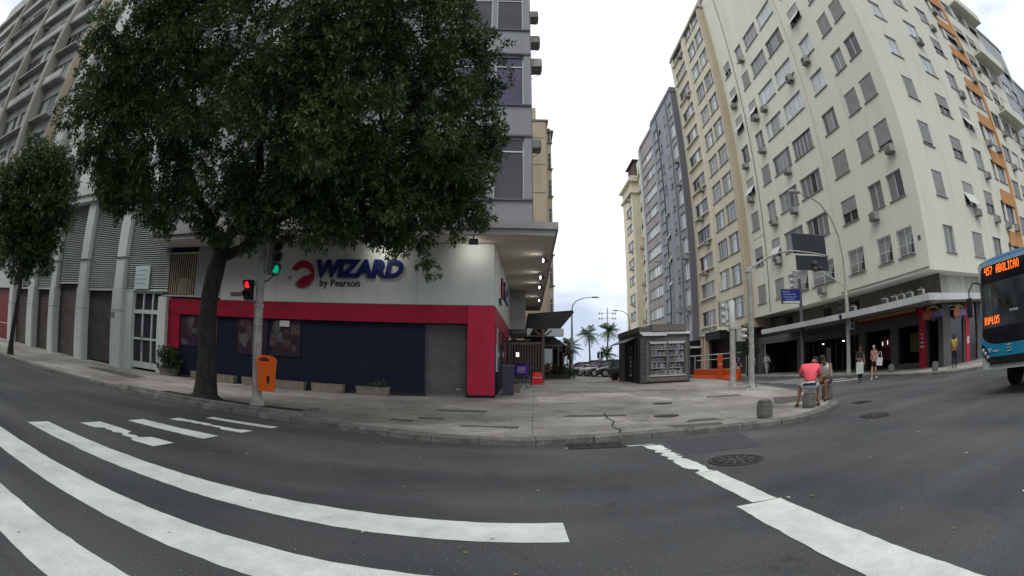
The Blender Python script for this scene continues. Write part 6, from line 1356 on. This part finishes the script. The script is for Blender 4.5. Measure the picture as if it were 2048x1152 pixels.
mb = MB(); panel(mb, -1.25, 1.25, .63, 3.18, 0, BW, 20, 16); mb.box(-1.25, 1.25, .2, 11.6, .63, .9, BW); mb.box(-1.25, 1.25, .2, 11.6, .9, 1.35, BB_); mb.box(-1.245, 1.245, .2, 11.6, 1.35, 2.75, BK); mb.box(-1.25, 1.25, .2, 11.6, 2.75, 3.15, BW)
mb.box(-1.1, 1.1, 3.0, 11.5, .42, .62, M['dark']); mb.box(-.5, .5, 1.9, 2.9, .36, .62, M['dark']); mb.build('body', bt)
mb = MB()
V = []
for y in (.22, 11.6):
    for i in range(9): a = pi * i / 8; V.append((1.25 * cos(a) if 0 < i < 8 else (1.25 if i == 0 else -1.25), y, 3.14 + .16 * sin(a) ** .6))
mb.add(V, [(i, i + 1, i + 10, i + 9) for i in range(8)] + [tuple(range(8, -1, -1))], BR, True); panel(mb, -1.22, 1.22, 3.14, lambda x: 3.18 + .12 * max(0, 1 - (x / 1.25) ** 4), .0, BR, 16, 2); mb.box(-.8, .8, 3, 5, 3.3, 3.42, BW)
mb.build('roof', bt)
mb = MB(); panel(mb, -1.22, 1.22, lambda x: 1.22 + .25 * (abs(x) / 1.22) ** 5, 3.12, .012, BK, 20, 16); o = mb.build('windscreen', bt)
mb = MB(); panel(mb, -1.12, 1.12, 1.62, 2.68, .02, mat('bus_windscreen_glass', (.05, .055, .06), .06, .6, 1.6, spec=.9), 16, 8); mb.build('glass', o)  # mottled base colour stands in for reflections in the windscreen
mb = MB()
mb = None
for x in (-.9, -.45, .3): mb = MB(); mb.box(x, x + .12, .12, .14, 2.1, 2.55, mat('bus_interior_glint', (.12, .12, .13), .5)); mb.build('interior_rail', bt)  # grey tone puts a glint into the rail colour
mb = MB(); panel(mb, -1.2, 1.2, lambda x: .92 - .04 * (1 - abs(x)), lambda x: 1.21 + .25 * (abs(x) / 1.2) ** 5, .022, BB_, 20, 4); mb.build('front_panel', bt)
mb = MB(); panel(mb, -.85, .85, .74, lambda x: .93, .034, BK, 12, 2); panel(mb, -.85, .85, .685, .72, .045, M['steel'], 12, 1); mb.build('grille', bt)
for s in (-1, 1):
    mb = MB(); V = []
    for i in range(9):
        f = i / 8; x = s * (1.20 - .36 * f); zc_ = 1.20 - .36 * f; hh = .03 + .10 * sin(pi * f) ** .7
        V += [(x, bx(x) + bz(zc_) - .04, zc_ - hh), (x, bx(x) + bz(zc_) - .04, zc_ + hh * 1.1)]
    mb.add(V, [(2 * i, 2 * i + 2, 2 * i + 3, 2 * i + 1) for i in range(8)], BK)
    for x, z in ((1.12, 1.1), (1.03, 1.02), (.93, .93)): mb.ell((s * x, bx(x) - .04, z), (.05, .02, .05), mat('headlamp_glass', (.6, .62, .62)))
    mb.build('headlight', bt)
    mb = MB(); mb.tube([(s * 1.2, .15, 2.74), (s * 1.33, -.1, 2.78), (s * 1.44, -.2, 2.6), (s * 1.45, -.2, 2.4)], .022, M['black'], 6); mb.rbox(s * 1.45 - .1, s * 1.45 + .1, -.26, -.16, 1.95, 2.42, .04, M['black']); mb.build('wing_mirror', bt)
    for y in (2.35, 8.4):
        mb = MB(); mb.tube([(s * .88, y, .48), (s * 1.2, y, .48)], .48, M['rubber'], 24); mb.tube([(s * 1.2, y, .48), (s * 1.21, y, .48)], .26, M['alu'], 18); mb.build('wheel', bt)
mb = MB()
for k in range(8): mb.box(-1.252, -1.248, .8 + k * 1.3, 1.95 + k * 1.3, 1.5, 2.6, M['dglass']); mb.box(1.248, 1.252, .8 + k * 1.3, 1.95 + k * 1.3, 1.5, 2.6, M['dglass'])
mb.build('side_windows', bt)
LED = mat('led_orange', (1, .16, .015), emit=1.7)
GLY = {'4': '1001 1001 1001 1111 0001 0001 0001', '5': '1111 1000 1110 0001 0001 1001 0110', '7': '1111 0001 0001 0010 0010 0100 0100', 'A': '0110 1001 1001 1111 1001 1001 1001', 'B': '1110 1001 1001 1110 1001 1001 1110', 'O': '0110 1001 1001 1001 1001 1001 0110', 'L': '1000 1000 1000 1000 1000 1000 1111', 'I': '111 010 010 010 010 010 111', 'C': '0110 1001 1000 1000 1000 1001 0110', 'R': '1110 1001 1001 1110 1010 1001 1001', '$': '00100 01111 10100 01110 00101 11110 00100', '0': '0110 1001 1001 1001 1001 1001 0110', '.': '0 0 0 0 0 0 1', ' ': '00 00 00 00 00 00 00'}
def led(txt, x, z, h, wmul, name):
    mb = MB(); p = h / 7
    for ch in txt:
        rows = GLY[ch].split()
        for r, row in enumerate(rows):
            for c, b in enumerate(row):
                if b == '1': xx = x + c * p * wmul; zz = z + (6 - r) * p; yy = bx(xx) + bz(zz) - .03; mb.quad((xx, yy, zz), (xx + p * wmul * .92, yy, zz), (xx + p * wmul * .92, yy, zz + p * .92), (xx, yy, zz + p * .92), LED)
        x += (len(rows[0]) + 1) * p * wmul
    return mb.build(name, bt)
led('457  ABOLICAO', -.95, 2.88, .20, .82, 'route_display'); led('R$4.05', -1.04, 1.70, .19, .82, 'fare_display')
mb = MB(); mb.box(-.05, .28, .01, .03, 1.80, 1.98, mat('pale_sticker', (.35, .42, .38), .5)); mb.box(-.02, .17, .01, .03, 1.60, 1.77, mat('blue_access_sticker', (.0, .10, .35), .5)); mb.tube([(.075 + .045 * cos(a * pi / 6), .005, 1.66 + .045 * sin(a * pi / 6)) for a in range(4, 13)], .007, M['blindw'], 4); mb.tube([(.06, .005, 1.75), (.07, .005, 1.69), (.12, .005, 1.68), (.14, .005, 1.63)], .007, M['blindw'], 4); mb.build('sticker', bt)
mb = MB(); mb.tube([(-.87, -.03, 1.14), (-.82, -.03, 1.03), (-.77, -.03, 1.14)], .02, M['blindw'], 4); mb.box(-.72, -.5, -.03, -.02, 1.05, 1.08, M['blindw'])
for z in (1.02, 1.09, 1.16): mb.tube([(-.16, -.035, z), (-.02, -.04, z + .02)], .012, M['blindw'], 4)
mb.build('front_badge', bt)

# ============================================================ people
def skin_mesh(name, verts, edges, radii, m, root=0, sub=2):
    me = bpy.data.meshes.new(name); me.from_pydata([tuple(v) for v in verts], edges, []); o = bpy.data.objects.new(name, me); COL.objects.link(o)
    md = o.modifiers.new('s', 'SKIN'); md.use_smooth_shade = True
    for i, r in enumerate(radii):
        sv = me.skin_vertices[0].data[i]; sv.radius = r if isinstance(r, tuple) else (r, r); sv.use_root = (i == root)
    o.modifiers.new('u', 'SUBSURF').levels = sub
    bpy.context.view_layer.update(); dg = bpy.context.evaluated_depsgraph_get(); e = bpy.data.meshes.new_from_object(o.evaluated_get(dg))
    bpy.data.objects.remove(o); e.materials.clear(); e.materials.append(m)
    for p in e.polygons: p.material_index = 0; p.use_smooth = True
    e.name = name; return e
class Chain:
    def __init__(s): s.v = []; s.e = []; s.r = []
    def p(s, co, r, prev=None):
        s.v.append(Vector(co)); s.r.append(r)
        if prev is not None: s.e.append((prev, len(s.v) - 1))
        return len(s.v) - 1
def person(label, loc, rz, pose, skin, shirt, pants, shoes, hair, h=1.72, hair_long=False, longsleeve=False, shorts=False, sleeveless=False, loose=1.0):
    # pose: dict of joints in a local frame, x right, y forward, z up (metres for 1.72 m)
    t = thing('person', label, 'person', loc, rz); t.scale = (h / 1.72,) * 3
    J = {k: Vector(v) for k, v in pose.items()}
    c = Chain(); g_ = 1 if loose == 1 else .8; pel = c.p(J['pel'], (.125, .10)); sp = c.p(J['pel'].lerp(J['ch'], .5), (.115 * g_, .09 * g_), pel); ch = c.p(J['ch'], (.13 * g_, .10 * g_ * g_), sp); nk = c.p(J['nk'], .052, ch)
    fd = (J['hd'] - J['nk']).normalized(); h0 = c.p(J['nk'] + fd * .06, .055, nk); h1 = c.p(J['hd'], (.078, .092), h0); h2 = c.p(J['hd'] + fd * .075, (.07, .08), h1)
    for s in 'LR':
        sh = c.p(J['sh' + s], .058 * g_, ch); el = c.p(J['el' + s], .042, sh); wr = c.p(J['ha' + s], .026, el); hd = (J['ha' + s] - J['el' + s]).normalized(); pm = c.p(J['ha' + s] + hd * .055, (.036, .018), wr)
        hp = c.p(J['hp' + s], .09, pel); kn = c.p(J['kn' + s], .058, hp); cf = c.p(J['kn' + s].lerp(J['an' + s], .3), .055, kn); an = c.p(J['an' + s], .035, cf); to = c.p(J['an' + s] + J['toe' + s] * .12 + Vector((0, 0, -.05)), .03, an)
    me = skin_mesh('body', c.v, c.e, c.r, skin)
    # face, ears, fingers joined to the body mesh
    mb = MB(); look = J['look'].normalized(); up = fd; rt_ = look.cross(up).normalized(); look = up.cross(rt_).normalized(); F0 = J['hd'] + up * .01
    mb.ell(F0 + look * .098 - up * .005, (.013, .018, .022), skin, 8, 5)
    for s in (-1, 1):
        mb.ell(F0 + rt_ * s * .083, (.012, .018, .03), skin, 8, 5); mb.ell(F0 + rt_ * s * .032 + look * .084 + up * .022, (.011, .006, .006), M['blindw'], 6, 4); mb.ell(F0 + rt_ * s * .032 + look * .090 + up * .022, (.005, .004, .005), M['black'], 6, 4)
    mb.ell(F0 + look * .088 - up * .045, (.022, .008, .006), mat('lips', (.22, .08, .07), .5), 8, 4)
    for s in 'LR':
        hd = (J['ha' + s] - J['el' + s]).normalized(); side = hd.cross(Vector((0, 1, .2))).normalized(); nrm = hd.cross(side); sg = 1 if s == 'L' else -1; b = J['ha' + s] + hd * .085
        for k, ln in enumerate((.062, .072, .068, .052)):
            p0 = b + side * (k - 1.5) * .018; mb.tube([p0 - hd * .02, p0 + hd * ln * .5 + nrm * .006 * sg, p0 + hd * ln * .85 + nrm * .025 * sg], [.009, .0085, .006], skin, 6)
        p0 = J['ha' + s] + hd * .03 - side * .03; mb.tube([p0, p0 - side * .022 + hd * .022, p0 - side * .03 + hd * .05 + nrm * .01 * sg], [.011, .010, .007], skin, 6)
    m2 = mb.mesh('face'); bm = bmesh.new(); bm.from_mesh(me); 
    ms = [m for m in m2.materials]; base = len(me.materials)
    for m in ms: me.materials.append(m)
    nb = bmesh.new(); nb.from_mesh(m2)
    for f in nb.faces: f.material_index += base
    nb.to_mesh(m2); nb.free(); bm.from_mesh(m2); bm.to_mesh(me); bm.free(); put(me, 'body', t)
    # shirt
    q = loose; c = Chain(); b = c.p(J['pel'] + (J['ch'] - J['pel']) * (.12 if q == 1 or sleeveless else -.02), (.150 * q, .125 * q)); s1 = c.p(J['pel'].lerp(J['ch'], .5), (.15 * q * q, .118 * q), b); s2 = c.p(J['ch'], (.165 * q, .125 * q), s1); s3 = c.p(J['ch'].lerp(J['nk'], .62), (.095 * q, .08 * q), s2)
    for s in 'LR':
        if sleeveless: c.p(J['ch'].lerp(J['sh' + s], .78), .085, s2); continue
        a = c.p(J['sh' + s] + (Vector((0, 0, -.02)) if q > 1 else Vector((0, 0, 0))), .080, s2); e_ = c.p(J['sh' + s].lerp(J['el' + s], .5 if not longsleeve and q == 1 else .9), .068 if not longsleeve else .058, a)
        if longsleeve: c.p(J['el' + s].lerp(J['ha' + s], .88), .042, e_)
    put(skin_mesh('shirt', c.v, c.e, c.r, shirt), 'shirt', t)
    c = Chain(); b = c.p(J['pel'] + (J['ch'] - J['pel']) * .14, (.140, .115)); b1 = c.p(J['pel'], (.15, .125), b)
    for s in 'LR':
        a = c.p(J['hp' + s], .105, b1); k = c.p(J['hp' + s].lerp(J['kn' + s], .72), .085, a)
        if not shorts: k = c.p(J['kn' + s], .073, k); k = c.p(J['an' + s] + (J['kn' + s] - J['an' + s]) * .12, .058, k)
    put(skin_mesh('trousers' if not shorts else 'shorts', c.v, c.e, c.r, pants), 'shorts' if shorts else 'trousers', t)
    # shoes, hair
    for s in 'LR':
        d = J['toe' + s].normalized(); a = J['an' + s] + Vector((0, 0, -.055)); mb = MB(); ang = math.atan2(d.y, d.x)
        mb.ell(a + d * .06, (.135, .045, .032), shoes, 12, 6, Matrix.Rotation(ang, 3, 'Z')); mb.ell(a - d * .01 + Vector((0, 0, .025)), (.055, .04, .04), shoes, 10, 6, Matrix.Rotation(ang, 3, 'Z')); mb.build('shoe', t)
    mb = MB(); hm = Matrix((rt_, look, up)).transposed(); V = []; n = 14
    for i in range(8):
        th = (pi * .60) * i / 7
        for j in range(n):
            ph = 2 * pi * j / n; fr = .5 + .5 * sin(ph); tt = th * (1 - .42 * fr * (i / 7)); q = 1.0 + .03 * ((i * 7 + j * 5) % 3 - 1)
            V.append(F0 + up * .015 + hm @ Vector((sin(tt) * cos(ph) * .092 * q, sin(tt) * sin(ph) * .108 * q - .008, cos(tt) * .108 * q)))
    mb.add(V, [(i * n + j, (i + 1) * n + j, (i + 1) * n + (j + 1) % n, i * n + (j + 1) % n) for i in range(7) for j in range(n)], hair, True)
    if hair_long:
        mb.ell(F0 - look * .075 - up * .07, (.08, .05, .13), hair, 12, 8, hm); mb.ell(F0 - look * .05 - up * .02, (.095, .06, .1), hair, 12, 8, hm)
    mb.build('hair', t); return t
def stand(step=.0, arm=.0, lean=0.0, bend=(0, 0)):
    # walking pose, step = half stride length, arm = swing
    P_ = dict(pel=(0, 0, .95), ch=(0, .02 + lean, 1.28), nk=(0, .03 + lean * 1.3, 1.46), hd=(0, .06 + lean * 1.5, 1.60), look=(0, 1, -.15))
    for s, g in (('L', -1), ('R', 1)):
        f = step * g
        P_['hp' + s] = (.085 * g, 0, .88); P_['kn' + s] = (.09 * g, .05 + f * .55 + (.06 if f < 0 else 0), .49); P_['an' + s] = (.09 * g, f, .09 if f >= 0 else .13); P_['toe' + s] = (0, 1, 0)
        P_['sh' + s] = (.165 * g, .02 + lean, 1.40); b = bend[0 if g < 0 else 1]
        P_['el' + s] = (.205 * g, -.03 - f * arm * .5 + b * .05 + lean, 1.13); P_['ha' + s] = (.20 * g - .06 * g * b, .05 - f * arm + b * .22 + lean, .90 + b * .22)
    return P_
CORAL = mat('coral_jersey', (.95, .12, .16), .7, .08, 6, .15, 60); GW = mat('greyish_white_cloth', (.42, .44, .46), .8, .1, 6, .15, 60); DK = mat('dark_cloth', (.02, .02, .024), .85, .2, 6); NV = mat('navy_cloth', (.02, .03, .09), .85, .2, 6)
WH = mat('white_cloth', (.58, .59, .58), .8, .1, 6); PK = mat('pinkish_cloth', (.42, .2, .18), .8, .15, 6); BRN = mat('brown_cloth', (.10, .055, .04), .85, .2, 6); YEL = mat('yellow_cloth', (.42, .32, .07), .8, .1, 6); GB = mat('grey_blue_cloth', (.16, .19, .25), .85, .15, 6)
HD = M['hair']; HG = mat('grey_blond_hair', (.30, .25, .19), .6, .2, 20); SK, SK2 = M['skin'], M['skin2']
# seated man seen from behind
b0 = Gz(*ST)
sit = dict(pel=(0, 0, .56), ch=(.03, .10, .90), nk=(.06, .22, 1.02), hd=(.11, .34, 1.07), look=(.1, 1, -.9), shL=(-.19, .11, .97), shR=(.21, .13, .96), elL=(-.27, .22, .77), elR=(.25, .28, .74), haL=(-.13, .44, .68), haR=(.10, .46, .66),
           hpL=(-.10, .02, .53), hpR=(.10, .02, .53), knL=(-.27, .36, .50), knR=(.22, .42, .50), anL=(-.33, .22, .09), anR=(.22, .26, .09), toeL=(-.4, 1, 0), toeR=(.2, 1, 0))
person('man seen from behind in coral red shirt and white shorts, hunched on a bollard', (ST[0], ST[1], b0), R(-38), sit, SK, CORAL, WH, BRN, HD, 1.92, shorts=True, loose=1.08)
mb = MB(); mb.lathe([(.152, 0), (.158, .035), (.152, .07)], m=NV, n=20)
o = mb.build('waistband', bpy.data.objects['person'], (0.0, -.015, .525)); o.scale = (1.13, 1.02, .9)
s2 = dict(pel=(0, 0, .56), ch=(0, .16, .88), nk=(0, .28, 1.02), hd=(0, .37, 1.10), look=(0, 1, -.7), shL=(-.18, .17, .97), shR=(.18, .17, .97), elL=(-.22, .30, .72), elR=(.22, .32, .72), haL=(-.08, .50, .66), haR=(.08, .50, .64),
          hpL=(-.10, .02, .53), hpR=(.10, .02, .53), knL=(-.13, .43, .52), knR=(.13, .43, .52), anL=(-.13, .36, .09), anR=(.12, .36, .09), toeL=(-.1, 1, 0), toeR=(.1, 1, 0))
person('man in a white vest leaning forward, seated opposite the man in coral', (9.1, 12.1, Gz(9.1, 12.1)), R(118), s2, SK, WH, BRN, DK, HD, 1.85, shorts=True, sleeveless=True, loose=1.15)
# pedestrians on the far side
person('person in dark clothes crossing with a big white shopping bag held in front', (15.7, 18.0, Rz(15.7, 18)), R(150), stand(.2, .6, 0, (.2, .9)), SK, DK, DK, DK, HD, 1.68)
bg = MB(); bg.prism([(-.19, -.04), (.19, -.04), (.19, .04), (-.19, .04)], 0, .52, M['blindw']); bg.tube([(-.1, 0, .5), (-.08, 0, .68), (.08, 0, .68), (.1, 0, .5)], .01, M['blindw'], 5); o = bg.build('shopping_bag'); o.location = (15.33, 17.6, Rz(15.5, 18) + .42); o.rotation_euler = (0, 0, R(-38)); tag(o, 'large plain white shopping bag carried by the person in dark clothes', 'bag')
person('woman with light hair, pinkish top and black shorts carrying a white shoulder bag', (17.4, 18.7, Rz(17.4, 18.7)), R(118), stand(.17, .5, 0, (.9, .7)), SK2, PK, DK, WH, HG, 1.66, hair_long=True, shorts=True)
bg = MB(); bg.prism([(-.17, -.05), (.17, -.05), (.17, .05), (-.17, .05)], 0, .38, WH); bg.tube([(-.12, 0, .36), (-.05, 0, .66), (.05, 0, .66), (.12, 0, .36)], .014, WH, 5); o = bg.build('shoulder_bag'); o.location = (17.5, 18.38, .72); o.rotation_euler = (0, R(6), R(-45)); tag(o, 'white cloth shoulder bag on the arm of the light haired woman', 'bag')
person('person in a yellow top and black trousers walking away along the far pavement', (20.4, 14.9, Gz(20.4, 14.9)), R(-60), stand(.12, .6), SK, YEL, DK, DK, HD, 1.62, hair_long=True)
person('person in pale jacket and trousers walking in front of the dark shops', (20.6, 36.6, Gz(20.6, 36.6)), R(170), stand(.24, .9, 0, (.6, .1)), SK, WH, GW, WH, HD, 1.80, longsleeve=True)
person('person in white top and dark trousers half hidden behind the grey mast', (19.1, 36.4, Gz(19.6, 36)), R(160), stand(.1, .5, 0, (.5, .2)), SK, WH, DK, DK, HD, 1.66)
person('woman in black standing at the right end of the orange barriers', (16.75, 34.4, Rz(16.6, 34)), R(180), stand(.05, .3, 0, (.8, .4)), SK2, NV, NV, DK, HD, 1.68, hair_long=True)
person('person in dark clothes stepping left of the orange barriers beside the newsstand', (18.6, 50.5, .35), R(95), stand(.22, .8), SK, BRN, DK, DK, HD, 1.72)
person('person seated in shade behind the restaurant glass', (2.62, 38.0, Gz(2.6, 38)), R(180), {k: v for k, v in s2.items()}, SK, DK, DK, DK, HD, 1.74)

# ---- added building behind the viewpoint on the left, unseen, put in to shade the street
ops = [(1.2 + c * 3.4, 3.2 + c * 3.4, 6 + 3.2 * k, 7.7 + 3.2 * k) for c in range(13) for k in range(7)]
t = block('apartment_building', 'added plain grey apartment building behind the viewpoint, unseen, shading the street', (-8, -11), 180, 46, 12, .1, 29, ops, M['grey'])
mb = MB(); mb.quad((0, .17, 5), (46, .17, 5), (46, .17, 28.5), (0, .17, 28.5), M['dglass']); mb.build('window_band', t)
